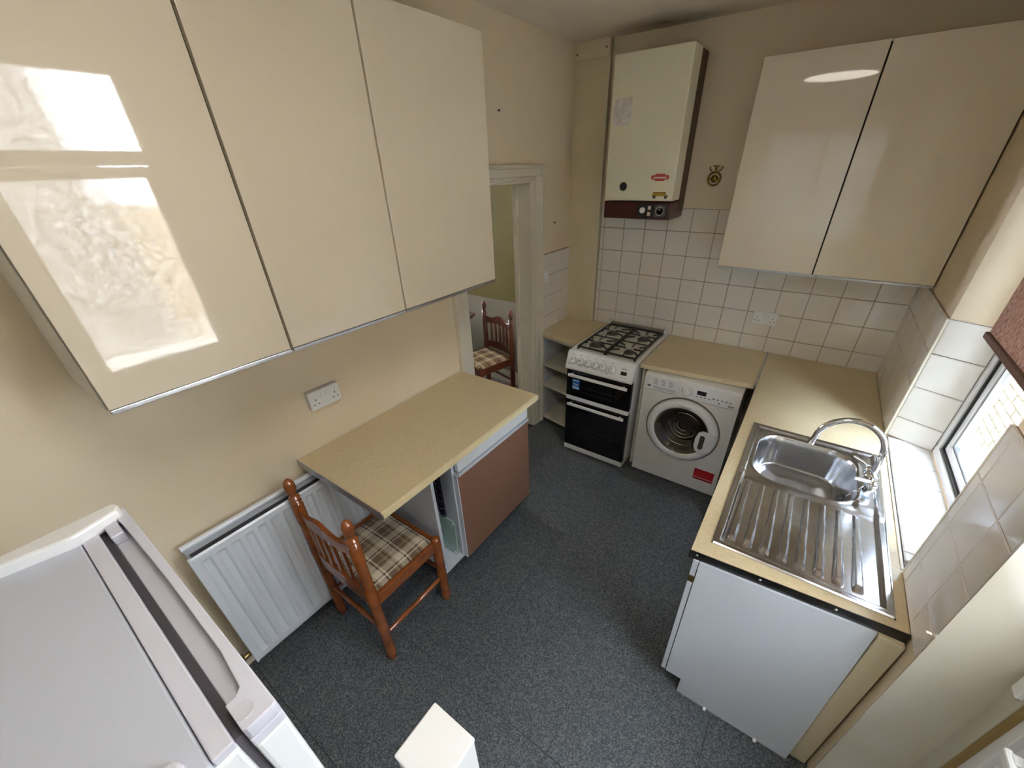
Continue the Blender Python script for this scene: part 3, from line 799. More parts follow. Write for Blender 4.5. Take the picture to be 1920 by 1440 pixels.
# sink run, with a cut-out for the sink
t = thing('worktop', 'beige worktop of the sink run below the window', 'worktop', (1.88, -1.0, 0.815))
b = NB(); z0, z1 = ZR - .032, ZR
prism(b, [(1.588, -1.03), (2.166, -1.03), (2.166, -.010), (1.580, -.010)], z0, z1)
prism(b, [(1.588, -1.992), (2.166, -1.950), (2.166, -1.910), (1.588, -1.910)], z0, z1)
box(b, (1.588, -1.910, z0), (1.650, -1.03, z1)); box(b, (2.122, -1.910, z0), (2.166, -1.03, z1))
bmesh.ops.remove_doubles(b, verts=b.verts, dist=.0002)
part('worktop_board', b, WORK, t)
b = NB(); prism(b, [(1.584, -1.9955), (2.168, -1.9535), (2.168, -1.9505), (1.584, -1.9925)], z0 - .001, z1 + .001)
es = part('end_strip', b, DARKALU, t, label='dark metal end strip with screws')
for xx in (1.61, 1.80, 2.00):
    yy = -1.9955 + (xx - 1.584) * .0719
    part('screw', lathe(NB(), [(.0045, 0), (.003, .002)], Matrix.Translation((xx, yy + .0005, ZR - .012)) @ Matrix.Rotation(PI / 2, 4, 'X'), 10), CHROME, es)
P('sealant', t, TRIMP, (2.162, -1.70, ZR - .001), (2.170, -.80, ZR + .004), .001)

# ------------------------------------------------------------------ sink
SX0, SX1, SY0, SY1 = 1.637, 2.136, -1.922, -1.016
def ss(a, b_, x):
    u = max(0.0, min(1.0, (x - a) / (b_ - a))); return u * u * (3 - 2 * u)
def rrd(x, y, cx, cy, hx, hy, r):
    qx, qy = abs(x - cx) - hx + r, abs(y - cy) - hy + r
    return math.hypot(max(qx, 0), max(qy, 0)) + min(max(qx, qy), 0) - r
def sink_z(x, y):
    d = rrd(x, y, (SX0 + SX1) / 2, (SY0 + SY1) / 2, (SX1 - SX0) / 2, (SY1 - SY0) / 2, .006)     # <0 inside
    z = .0025 + .004 * ss(0, .006, -d) - .010 * ss(.020, .034, -d)
    tap = ss(2.035, 2.060, x) * ss(-1.47, -1.42, y) * ss(-1.03, -1.07, y)
    z += .008 * tap * ss(.012, .03, -d)
    # drainer ribs
    win_ = ss(-1.880, -1.845, y) * (1 - ss(-1.520, -1.485, y))
    u = (x - 1.690) / .0515
    if -0.35 < u < 7.35:
        k_ = round(u); c = abs(u - k_)
        if 0 <= k_ <= 7:
            wdt = .30 - .10 * ss(-1.87, -1.50, y)
            z += .0105 * win_ * (1 - ss(wdt * .45, wdt, c))
    z -= .004 * ss(-1.86, -1.50, y) * (1 - ss(-1.50, -1.46, y))
    # bowl
    db = rrd(x, y, 1.868, -1.262, .186, .188, .105)
    lip = .003 * math.exp(-((db - .006) / .006) ** 2)
    z = z * ss(-.02, .012, db) + lip - .158 * ss(.002, -.040, db) * (0.88 + .12 * ss(-.03, -.12, db)) if db < .03 else z
    return z
nx, ny = 300, 320
b = NB(); grid = []
for i in range(nx + 1):
    row = []
    for j in range(ny + 1):
        x = SX0 + (SX1 - SX0) * i / nx; y = SY0 + (SY1 - SY0) * j / ny
        row.append(b.verts.new((x, y, ZR + sink_z(x, y))))
    grid.append(row)
for i in range(nx):
    for j in range(ny):
        b.faces.new((grid[i][j], grid[i + 1][j], grid[i + 1][j + 1], grid[i][j + 1]))
sk = thing('sink', 'stainless steel inset sink with ribbed drainer under the window', 'sink', (1.88, -1.47, ZR))
part('sink_bowl', b, STEEL, sk)
b = NB(); box(b, (SX0, SY0, ZR + .0002), (SX1, SY0 + .003, ZR + .003)); box(b, (SX0, SY1 - .003, ZR + .0002), (SX1, SY1, ZR + .003)); box(b, (SX0, SY0, ZR + .0002), (SX0 + .003, SY1, ZR + .003)); box(b, (SX1 - .003, SY0, ZR + .0002), (SX1, SY1, ZR + .003))
part('sink_rim', b, STEEL, sk)
bz = ZR + sink_z(1.868, -1.30)
b = NB(); lathe(b, [(.042, 0), (.040, .004), (.026, .003), (.022, -.004), (0, -.004)], Matrix.Translation((1.868, -1.345, bz)), 28)
part('waste_outlet', b, CHROME, sk)
P('drainer_tab', sk, WHITEP, (1.662, -1.452, ZR + .004), (1.669, -1.440, ZR + .010), .001)
# tap
t = thing('kitchen_tap', 'chrome swan-neck mixer tap at the window side of the sink', 'tap', (2.083, -1.285, ZR + .009))
zt = ZR + .009
b = NB(); lathe(b, [(.028, 0), (.028, .006), (.021, .010), (.021, .042), (.024, .046), (.020, .056), (.015, .060), (.0, .060)], Matrix.Translation((2.083, -1.285, zt)), 24)
part('tap_body', b, CHROME, t)
pts = [(2.083, -1.285, zt + .05), (2.083, -1.283, .96), (2.080, -1.281, 1.0)]
for a in range(0, 181, 12):
    an = math.radians(a); pts.append((1.972 + .109 * math.cos(an), -1.280 + .0, 1.005 + .112 * math.sin(an)))
pts.append((1.858, -1.28, .985))
sp = part('spout', tube(NB(), pts, .0115, 14), CHROME, t)
part('aerator', cyl(NB(), (1.859, -1.28, .990), (1.857, -1.28, .972), .0135, 16), CHROME, sp)
for s, a in ((-1, -.35), (1, .30)):
    y = -1.285 + s * .050
    b = NB(); cyl(b, (2.083, -1.285 + s * .018, zt + .028), (2.083, y, zt + .030), .013)
    lathe(b, [(.019, 0), (.020, .020), (.017, .034), (.010, .038), (0, .038)], Matrix.Translation((2.083, y, zt + .018)), 20)
    tube(b, [(2.083, y, zt + .046), (2.055, y + s * .010 + a * .02, zt + .058), (2.020, y + s * .014 + a * .05, zt + .066)], [.008, .007, .006], 10)
    part('tap_lever', b, CHROME, t)
# plug and chain
b = NB(); lathe(b, [(.020, 0), (.022, .008), (.016, .012), (0, .012)], Matrix.Translation((2.020, -1.345, ZR - .052)) @ Matrix.Rotation(-1.1, 4, 'Y'), 20)
pg = part('sink_plug', b, BLACK, None, origin=(2.020, -1.345, ZR - .052)); pg['label'] = 'black rubber plug on a fine chain hanging inside the sink bowl'; pg['category'] = 'plug'
pts = [(2.028, -1.345, ZR - .046), (2.040, -1.342, ZR - .005), (2.056, -1.335, ZR + .012), (2.070, -1.318, ZR + .020)]
part('chain', tube(NB(), pts, .0018, 6), CHROME, pg)

# ------------------------------------------------------------------ base cabinets
t = thing('base_cabinet', 'white sink base cabinet with plain end panel below the steel sink', 'cabinet', (1.88, -1.3, 0))
b = NB(); slab(b, [(1.625, .105), (1.690, .105), (1.690, .002), (2.105, .002), (2.105, ZR - .034), (1.625, ZR - .034)], 'y', -2.0, -1.982)
for v in b.verts: v.co.y += (v.co.x - 1.625) * .0719 * ss(0.2, .8, v.co.z)
part('end_panel', b, WLAM, t)
P('carcass', t, CARC, (1.625, -1.982, .105), (1.640, -.68, ZR - .034), .001)
P('filler_strip', t, mat('cream_filler_board', (214, 202, 172), .5), (2.108, -1.975, .0), (2.166, -1.955, ZR - .034), .002)
P('plinth', t, BLACK, (1.690, -1.982, .0), (1.706, -.68, .105), .001)
for y0, y1 in ((-1.998, -1.345), (-1.342, -.69)):
    P('door', t, WLAM, (1.604, y0, .105), (1.622, y1, .700), .0015)
P('drawer_front', t, WLAM, (1.604, -1.998, .735), (1.622, -.69, ZR - .034), .0015)
P('hinge', t, mat('dull_brass_hinge', (120, 100, 60), .4, .8), (1.603, -1.999, .702), (1.624, -1.96, .733), .001)
for xx in (1.80, 1.99):
    P('floor_clip', t, WHITEP, (xx, -2.012, .0), (xx + .012, -2.0, .012), .002)

UY0, UYm, UY1 = -2.187, -2.033, -1.424
t = thing('base_cabinet', 'base cabinet with brown door and open towel slot under the left worktop', 'cabinet', (0.26, -1.8, 0))
zt0 = .854
P('side_panel', t, WLAM, (0.04, UY0, .105), (.500, UY0 + .018, zt0), .001)
P('divider_panel', t, WLAM, (0.04, UYm - .018, .105), (.500, UYm, zt0), .001)
P('side_panel', t, WLAM, (0.04, UY1 - .018, .105), (.500, UY1, zt0), .001)
P('back_panel', t, WLAM, (0.03, UY0, .105), (.040, UY1, zt0), 0)
P('bottom_panel', t, WLAM, (0.04, UY0 + .018, .105), (.500, UY1 - .018, .123), .001)
P('plinth', t, mat('grey_plinth', (120, 122, 120), .6), (.415, UY0 + .004, 0), (.430, UY1 - .004, .105), .001)
P('door', t, BROWN, (.501, UYm - .004, .108), (.527, UY1, .692), .0015, label='flat brown door')
P('door_edge', t, WLAM, (.500, UYm - .010, .108), (.526, UYm - .004, .704), .001)
P('rail', t, WLAM, (.470, UYm, .694), (.532, UY1, .711), .002, label='white ledge above the brown door')
P('drawer_front', t, WHITE, (.501, UYm + .004, .718), (.525, UY1 - .004, zt0 - .004), .0015, label='white drawer front')
for dz, dx in ((.800, .0), (.800, .06)):
    part('towel_rail', cyl(NB(), (.06, UY0 + .06 + dx, dz), (.478, UY0 + .06 + dx, dz), .006, 12), WHITEP, t)
    part('rail_knob', lathe(NB(), [(0, .018), (.008, .014), (.010, 0), (0, -.002)], Matrix.Translation((.478, UY0 + .06 + dx, dz)) @ Matrix.Rotation(PI / 2, 4, 'Y'), 14), WHITE, t)

# tea towel
b = NB(); n = 26; rows = []
for i in range(n + 1):
    x = .27 + .218 * i / n
    front, back = [], []
    for j in range(13):
        f = j / 12
        fold = .006 * math.sin(i * 1.1 + 0.6) * f
        z = .806 - .34 * f - (.02 * math.sin(i * .35) * f)
        front.append(b.verts.new((x, UY0 + .068 + .012 * f + fold, z)))
        back.append(b.verts.new((x, UY0 + .052 - .004 * f + fold * .6, .806 - .22 * f)))
    rows.append(back[::-1] + front)
for a, c in zip(rows, rows[1:]):
    for j in range(len(a) - 1): b.faces.new((a[j], c[j], c[j + 1], a[j + 1]))
bmesh.ops.solidify(b, geom=b.faces[:], thickness=.003)
o = part('tea_towel', b, TOWEL, None, origin=(.37, UY0 + .06, .806)); o['label'] = 'navy checked tea towel hanging in the slot beside the brown door'; o['category'] = 'towel'
# glass chopping board
M = Matrix.Translation((.375, UYm - .038, .124)) @ Matrix.Rotation(-.05, 4, 'X')
b = NB(); box(b, (-.105, -.003, 0), (.105, .003, .25)); ed = [e for e in b.edges if abs(e.verts[0].co.y - e.verts[1].co.y) > .004]
bmesh.ops.bevel(b, geom=ed, offset=.014, segments=4, affect='EDGES'); b.transform(M)
cbd = part('chopping_board', b, GLASSB, None, origin=(.375, UYm - .038, .124)); cbd['label'] = 'pale green glass chopping board standing in the open towel slot'; cbd['category'] = 'board'
for u in (-.09, .09):
    for v in (.018, .232):
        bb = NB(); lathe(bb, [(.006, 0), (.005, .003)], M @ Matrix.Translation((u, -.003, v)) @ Matrix.Rotation(PI / 2, 4, 'X'), 10)
        part('rubber_foot', bb, WHITEP, cbd)

# corner shelf unit
t = thing('shelf_unit', 'white open shelf unit in the corner beside the cooker', 'shelf', (0.2, -0.25, 0.0))
fr = lambda x: -.455 - (x - .012) * .19
def shelf(z, name='shelf'):
    b = NB(); prism(b, [(.028, fr(.028)), (.375, fr(.375)), (.375, -.048), (.028, -.048)], z, z + .018, .001)
    part(name, b, CARC, t)
for z in (.030, .352, .545): shelf(z)
shelf(.79, 'top_panel')
P('side_panel', t, WLAM, (.010, -.455, .030), (.028, -.046, .815), .001)
b = NB(); prism(b, [(.375, fr(.375)), (.391, fr(.391)), (.391, -.048), (.375, -.048)], .0, .815); part('side_panel', b, CARC, t)
P('back_panel', t, mat('cream_back_board', (190, 178, 148), .6), (.028, -.052, .030), (.375, -.044, .815), 0)
P('plinth', t, BLACK, (.030, -.40, 0), (.375, -.385, .030), 0)

# ------------------------------------------------------------------ cooker
CX0, CX1, CYF, CYB, CZ = .404, .896, -.720, -.030, .862
t = thing('cooker', 'white freestanding gas cooker with two black glass ovens', 'cooker', (.65, -.38, 0))
P('body', t, WHITE, (CX0, CYF + .03, .012), (CX1, CYB, .842), .003)
hb = P('hob', t, HOB, (CX0 + .002, -.690, .838), (CX1 - .002, CYB + .02, .852), .005, label='grey enamel hob')
b = NB()
box(b, (CX0, -.690, .842), (CX0 + .022, CYB, CZ), .004); box(b, (CX1 - .022, -.690, .842), (CX1, CYB, CZ), .004); box(b, (CX0 + .022, -.705, .842), (CX1 - .022, -.665, CZ), .004)
part('hob_surround', b, WHITE, t)
b = NB(); box(b, (CX0 + .02, CYB - .030, .85), (CX1 - .02, CYB - .004, .885), .003)
part('rear_rail', b, mat('brown_grey_steel', (150, 142, 132), .4, .6), t)
for x in (CX0 + .018, CX1 - .018): P('lid_hinge', t, WHITE, (x - .010, CYB - .034, .85), (x + .010, CYB, .892), .003)
# burners and pan supports
burn = [(.525, -.235, .034), (.525, -.510, .045), (.775, -.235, .034), (.775, -.520, .026)]
for x, y, r in burn:
    b = NB(); lathe(b, [(r + .012, 0), (r + .010, .006), (r, .008), (r, .014), (r * .9, .017), (0, .018)], Matrix.Translation((x, y, .852)), 24)
    part('burner', b, BURN, hb)
for x0, x1, cx in ((CX0 + .035, .644, .525), (.656, CX1 - .035, .775)):
    b = NB(); zg = .882; y0, y1 = -.640, -.085
    tube(b, [(x0, y0, zg - .010), (x1, y0, zg - .010), (x1, y1, zg - .010), (x0, y1, zg - .010)], .0078, 8, closed=True)
    for cy in (-.235, -.515):
        for s in (-1, 1):
            ex = x0 if s < 0 else x1
            for dy in (-.055, 0, .055):
                tube(b, [(ex, cy + dy * 1.5, zg - .010), (ex - s * -.0 - s * .006, cy + dy * 1.5, zg), (cx + s * (.055 if dy else .030), cy + dy * (.8 if dy else 1), zg)], .0058, 6)
        for s in (-1, 1):
            tube(b, [(cx, cy + s * .128, zg - .006), (cx, cy + s * .10, zg), (cx, cy + s * .040, zg)], .0045, 6)
    tube(b, [(x0, -.375, zg - .010), (x1, -.375, zg - .010)], .005, 6)
    for x in (x0, x1):
        for y in (y0, y1): cyl(b, (x, y, .851), (x, y, zg - .008), .006, 8)
    part('pan_support', b, IRON, hb)
# sloping control panel
b = NB(); slab(b, [(-.690, .842), (-.706, CZ - .004), (-.700, CZ), (-.690, CZ)], 'x', CX0 + .0, CX1)
b.free()
b = NB()
prof = [(-.690, .735), (-.752, .735), (-.756, .750), (-.712, .856), (-.700, CZ), (-.690, CZ)]
slab(b, prof, 'x', CX0 - .004, CX1 + .004, .003)
cp = part('control_panel', b, WHITE, t)
def on_panel(x, s, out=0.0):
    """point on the sloping face; s 0 bottom .. 1 top"""
    p = Vector((x, -.756 + .044 * s, .750 + .106 * s)); nrm = Vector((0, -.106, .044)).normalized()
    return p + nrm * out
nrm = Vector((0, -.106, .044)).normalized()
R_p = Matrix((Vector((1, 0, 0)), Vector((0, .044, .106)).normalized(), nrm)).transposed().to_4x4()
for x in (.452, .510, .567, .624, .682, .748):
    b = NB(); lathe(b, [(.0245, 0), (.024, .004), (.0185, .006), (.0165, .022), (.014, .025), (0, .025)], Matrix.Translation(on_panel(x, .48)) @ R_p, 24)
    box(b, (-.0035, -.016, .024), (.0035, .016, .030)) if False else None
    kb = part('control_knob', b, WHITEP, cp)
    b = NB(); ringlathe(b, [(.0250, .0002), (.0285, .0002), (.0285, .0012), (.0250, .0012)], Matrix.Translation(on_panel(x, .48)) @ R_p, 28)
    part('knob_shadow_ring', b, mat('knob_shadow_grey', (180, 182, 186), .5), kb)  # grey ring paints the shade around the knob base
    b = NB(); box(b, (-.003, .002, .0245), (.003, .015, .0262)); b.transform(Matrix.Translation(on_panel(x, .48)) @ R_p)
    part('knob_mark', b, INK, kb)
def panel_box(name, m, x, s, hw, hh, out=.0012, par=None):
    b = NB(); box(b, (-hw, -hh, 0), (hw, hh, out)); b.transform(Matrix.Translation(on_panel(x, s)) @ R_p); return part(name, b, m, par or cp)
panel_box('display', BLACK, .832, .42, .021, .012)
text('brand_lettering', 'beko', .020, Matrix.Translation(on_panel(.832, .68, .0006)) @ R_p, INK, cp)
for i in range(5): panel_box('panel_mark', INK, .812 + i * .010, .17, .0022, .0022, .0008)
for x in (.452, .510, .567, .624, .682, .748): panel_box('panel_mark', INK, x - .006, .86, .003, .003, .0008)
panel_box('panel_mark', INK, .715, .20, .005, .004, .0008); panel_box('panel_mark', INK, .420, .25, .004, .003, .0008)
# oven doors
for z0, z1, hz, nm in ((.512, .728, .690, 'grill_door'), (.062, .476, .448, 'oven_door')):
    dd = P(nm, t, BLKGLS, (CX0, CYF - .012, z0), (CX1, CYF + .028, z1), .003, label='black glass door')
    P('door_handle', dd, WHITE, (CX0 + .022, CYF - .040, hz - .011), (CX1 - .052 + .03, CYF - .026, hz + .011), .004, label='white bar handle')
    for x in (CX0 + .04, CX1 - .06): P('handle_bracket', dd, WHITE, (x, CYF - .028, hz - .008), (x + .014, CYF - .011, hz + .008), .001)
    for i in range(2):
        P('oven_shelf_line', dd, mat('faint_grey_line', (46, 46, 48), .3), (CX0 + .13, CYF - .0126, (z0 + z1) / 2 - .02 - i * .04), (CX1 - .10, CYF - .012, (z0 + z1) / 2 - .017 - i * .04), 0)
P('middle_strip', t, WHITE, (CX0, CYF - .012, .478), (CX1, CYF + .028, .510), .003)
P('bottom_strip', t, WHITE, (CX0, CYF - .012, .018), (CX1, CYF + .028, .060), .003)
st = P('sticker', t, BLUES, (.452, CYF - .0135, .575), (.512, CYF - .012, .655), 0, label='blue and white energy sticker')
P('sticker_print', st, mat('pale_blue_print', (190, 220, 240), .4), (.456, CYF - .0142, .578), (.508, CYF - .0135, .594), 0)
P('sticker_print', st, PINKS, (.462, CYF - .0142, .615), (.502, CYF - .0135, .619), 0)
P('sticker_print', st, PINKS, (.462, CYF - .0142, .603), (.496, CYF - .0135, .607), 0)
P('sticker_print', st, mat('pale_blue_print', (190, 220, 240), .4), (.456, CYF - .0142, .640), (.508, CYF - .0135, .650), 0)

# ------------------------------------------------------------------ washing machine
WX0, WX1, WF, WB = .956, 1.538, -.669, -.100
t = thing('washing_machine', 'white front-loading washing machine under the middle worktop', 'washing machine', (1.247, -.38, 0))
b = NB(); box(b, (WX0, WF + .13, .012), (WX1, WB, .800), .004)
box(b, (WX0, WF + .012, .012), (WX0 + .02, WF + .13, .800)); box(b, (WX1 - .02, WF + .012, .012), (WX1, WF + .13, .800)); box(b, (WX0 + .02, WF + .012, .012), (WX1 - .02, WF + .13, .10)); box(b, (WX0 + .02, WF + .012, .78), (WX1 - .02, WF + .13, .800))
part('cabinet', b, mat('off_white_washer_enamel', (230, 228, 222), .3), t)
P('top_panel', t, WHITEP, (WX0, WF + .012, .800), (WX1, WB, .812), .004)
b = NB(); angs = sorted([2 * PI * i / 64 for i in range(64)] + [math.atan2(v, u) % (2 * PI) for u in (WX0 - 1.247, WX1 - 1.247) for v in (.100 - .462, .698 - .462)])
def edge_pt(a):
    c, s_ = math.cos(a), math.sin(a)
    k = min([q for q in (((WX1 if c > 0 else WX0) - 1.247) / c if abs(c) > 1e-9 else 9, ((.698 if s_ > 0 else .100) - .462) / s_ if abs(s_) > 1e-9 else 9)])
    return 1.247 + c * k, .462 + s_ * k
inn = [[b.verts.new((1.247 + .200 * math.cos(a), yy, .462 + .200 * math.sin(a))) for a in angs] for yy in (WF, WF + .016)]
outr = [[b.verts.new((edge_pt(a)[0], yy, edge_pt(a)[1])) for a in angs] for yy in (WF, WF + .016)]
na = len(angs)
for i in range(na):
    j = (i + 1) % na
    b.faces.new((inn[0][i], inn[0][j], outr[0][j], outr[0][i])); b.faces.new((inn[1][i], outr[1][i], outr[1][j], inn[1][j]))
    b.faces.new((outr[0][i], outr[0][j], outr[1][j], outr[1][i])); b.faces.new((inn[0][i], inn[1][i], inn[1][j], inn[0][j]))
bmesh.ops.recalc_face_normals(b, faces=b.faces[:])
part('front_panel', b, mat('off_white_washer_enamel', (230, 228, 222), .3), t)
P('kick_panel', t, WHITEP, (WX0, WF + .001, .012), (WX1, WF + .016, .097), .003)
b = NB(); slab(b, [(WF + .014, .700), (WF - .004, .701), (WF - .004, .712), (WF + .002, .800), (WF + .014, .808), (WF + .03, .808), (WF + .03, .700)], 'x', WX0, WX1, .002)
fa = part('fascia', b, WHITE, t)
dw = P('detergent_drawer', t, WHITE, (.974, WF - .009, .708), (1.184, WF + .002, .797), .003)
b = NB(); slab(b, [(1.020, .735), (1.165, .735), (1.168, .722), (1.155, .714), (1.030, .714), (1.020, .722)], 'y', WF - .0095, WF - .006)
part('drawer_pull', b, mat('shaded_grey_plastic', (196, 196, 198), .4), dw)
for c in range(3):
    for r in range(5):
        P('programme_print', dw, INK, (1.020 + c * .048, WF - .0096, .784 - r * .0085), (1.020 + c * .048 + (.030 if r else .022) - (r % 2) * .006, WF - .009, .7862 - r * .0085), 0)
P('programme_print', dw, INK, (.982, WF - .0096, .722), (1.004, WF - .009, .738), 0)
b = NB(); lathe(b, [(.036, 0), (.035, .006), (.027, .010), (.025, .026), (.020, .030), (0, .030)], Matrix.Translation((1.232, WF - .002, .752)) @ Matrix.Rotation(PI / 2, 4, 'X'), 30)
part('programme_dial', b, WHITE, t)
P('display', t, BLACK, (1.292, WF - .006, .746), (1.345, WF, .772), .001)
for i in range(9):
    x = 1.290 + i * .024
    P('button', t, INK, (x, WF - .0055, .730 if i < 4 else .738), (x + .010, WF, .734 if i < 4 else .744), 0)
P('power_button', t, INK, (1.420, WF - .006, .716), (1.430, WF, .724), .001)
for dx in (0, .012, .022): P('panel_mark', t, INK, (1.480 + dx, WF - .0055, .712), (1.488 + dx, WF, .722), 0)
# door
DCX, DCZ = 1.247, .462
MD = Matrix.Translation((DCX, WF, DCZ)) @ Matrix.Rotation(PI / 2, 4, 'X')
b = NB(); lathe(b, [(.232, .000), (.238, .004), (.238, .010), (.228, .014)], MD, 64); b.free()
b = NB(); rr = [(.240, .001), (.240, .006), (.234, .007)]
b = NB()
ringlathe(b, [(.170, -.020), (.226, -.004), (.228, .012), (.220, .028), (.200, .036), (.180, .034), (.172, .026)], MD)
dd = part('door', b, WHITE, t, label='round white porthole door')
part('door_seal', ringlathe(NB(), [(.229, .0005), (.236, .0005), (.236, .006), (.229, .006)], MD), mat('grey_brown_seal', (110, 100, 88), .6), dd)
part('inner_rim', ringlathe(NB(), [(.150, -.018), (.1735, .010), (.1735, .027), (.168, .026), (.160, .012), (.146, -.014)], MD), mat('dark_olive_rim', (84, 76, 60), .2), dd)
b = NB(); lathe(b, [(.166, .016), (.150, .002), (.125, -.03), (.10, -.06), (.05, -.085), (0, -.09)], MD, 48, False)
part('porthole_glass', b, mat('smoked_porthole_glass', (46, 38, 31), .06, coat=.5), dd)
b = NB()
for r, a0, a1 in ((.045, 150, 300), (.066, 175, 320), (.088, 200, 345), (.112, 30, 120), (.132, 215, 300)):
    tube(b, [MD @ Vector((r * math.cos(a), r * math.sin(a), -.066 + .55 * (r - .045))) for a in [math.radians(q) for q in range(a0, a1, 12)]], [.002 + .004 * math.sin(PI * min(1, (q - a0) / (a1 - a0))) for q in range(a0, a1, 12)], 8)
part('drum_swirl', b, mat('swirl_reflection_steel', (170, 158, 142), .25, .9), dd)  # bright arcs stand in for swirl reflections in the porthole
hp = [(.112, .035), (.100, -.010), (.100, -.070), (.115, -.105), (.150, -.118), (.205, -.085), (.222, -.020), (.215, .035), (.180, .048), (.135, .050)]
b = NB(); slab(b, [(DCX + u, DCZ + v) for u, v in hp], 'y', WF - .043, WF - .020, .005)
hd = part('door_handle', b, WHITE, dd, label='white door handle with finger slot')
b = NB(); slab(b, [(DCX + u, DCZ + v) for u, v in ((.128, .020), (.145, .026), (.158, .018), (.156, -.070), (.140, -.085), (.126, -.072))], 'y', WF - .0445, WF - .036, .001)
part('finger_slot', b, mat('dark_slot', (52, 44, 36), .5), hd)
text('brand_lettering', 'Hotpoint', .020, facing_front(DCX, WF - .0365, DCZ + .190), INK, dd)
st = P('sticker', t, REDS, (1.386, WF - .0015, .112), (1.512, WF, .198), 0, label='red sticker with a white line')
P('sticker_print', st, PINKS, (1.390, WF - .0022, .128), (1.508, WF - .0015, .132), 0)
P('sticker_print', st, mat('dark_red_print', (120, 10, 18), .3), (1.386, WF - .0022, .112), (1.512, WF - .0015, .119), 0)
for dz in (.150, .168): P('sticker_print', st, mat('mid_red_print', (214, 62, 66), .4), (1.396, WF - .0022, dz), (1.486, WF - .0015, dz + .004), 0)

# ------------------------------------------------------------------ radiator
t = thing('radiator', 'white panel radiator on the left wall behind the wooden chair', 'radiator', (0.06, -2.62, .16))
RY0, RY1, RZ0, RZ1 = -2.990, -2.245, .105, .800
b = NB()
ys = []; pitch = .0508; y = RY0
n = int((RY1 - RY0) / .0042); zs = [RZ0, RZ0 + .012, RZ0 + .040, RZ0 + .055, RZ0 + .075] + [RZ0 + .075 + (RZ1 - .065 - RZ0 - .075) * k / 3 for k in (1, 2, 3)] + [RZ1 - .050, RZ1 - .035, RZ1 - .008, RZ1]
rowsv = []
for i in range(n + 1):
    y = RY0 + (RY1 - RY0) * i / n
    ph = ((y - RY0 - .038) / pitch); fr_ = abs(ph - round(ph)); on = 1 if (y > RY0 + .02 and y < RY1 - .02) else 0
    flute = (1 - ss(.20, .36, fr_)) * on
    colv = []
    for z in zs:
        f = ss(RZ0 + .045, RZ0 + .065, z) * (1 - ss(RZ1 - .055, RZ1 - .038, z))
        edge = -.006 if (z in (zs[0], zs[-1])) else 0
        x = .112 - .013 * flute * f + edge
        colv.append(b.verts.new((x, y, z)))
    rowsv.append(colv)
for a, c in zip(rowsv, rowsv[1:]):
    for k in range(len(zs) - 1): b.faces.new((a[k], c[k], c[k + 1], a[k + 1]))
bmesh.ops.recalc_face_normals(b, faces=b.faces[:])
if sum(f.normal.x for f in b.faces) < 0: bmesh.ops.reverse_faces(b, faces=b.faces[:])
part('front_panel', b, RAD, t)
P('side_edge', t, RAD, (.094, RY0 - .008, RZ0), (.112, RY0 + .002, RZ1 - .004), .003)
P('side_edge', t, RAD, (.094, RY1 - .002, RZ0), (.112, RY1 + .006, RZ1 - .004), .003)
P('rear_panel', t, RAD, (.030, RY0, RZ0 + .01), (.040, RY1, RZ1 + .008), .002)
part('top_rail', cyl(NB(), (.040, RY0 - .004, RZ1 + .006), (.040, RY1, RZ1 + .006), .013, 16), RAD, t)
P('gap_shade_fill', t, GASKET, (.042, RY0 + .01, RZ0 + .03), (.090, RY1 - .01, RZ1 - .03), 0)  # dark box standing in for the shade between the panels
P('bracket', t, RAD, (.004, RY0 + .10, RZ0 + .1), (.030, RY0 + .13, RZ1 - .1), .001)
P('bracket', t, RAD, (.004, RY1 - .13, RZ0 + .1), (.030, RY1 - .10, RZ1 - .1), .001)
b = NB(); cyl(b, (.062, RY0 - .045, .0), (.062, RY0 - .045, RZ0 + .02), .0075); cyl(b, (.062, RY0 - .060, RZ0 + .028), (.062, RY0 + .01, RZ0 + .028), .011)
lathe(b, [(.013, 0), (.015, .02), (.012, .04), (0, .042)], Matrix.Translation((.062, RY0 - .045, RZ0 + .015)), 16)
part('valve', b, mat('tarnished_brass', (150, 128, 84), .35, .8), t)

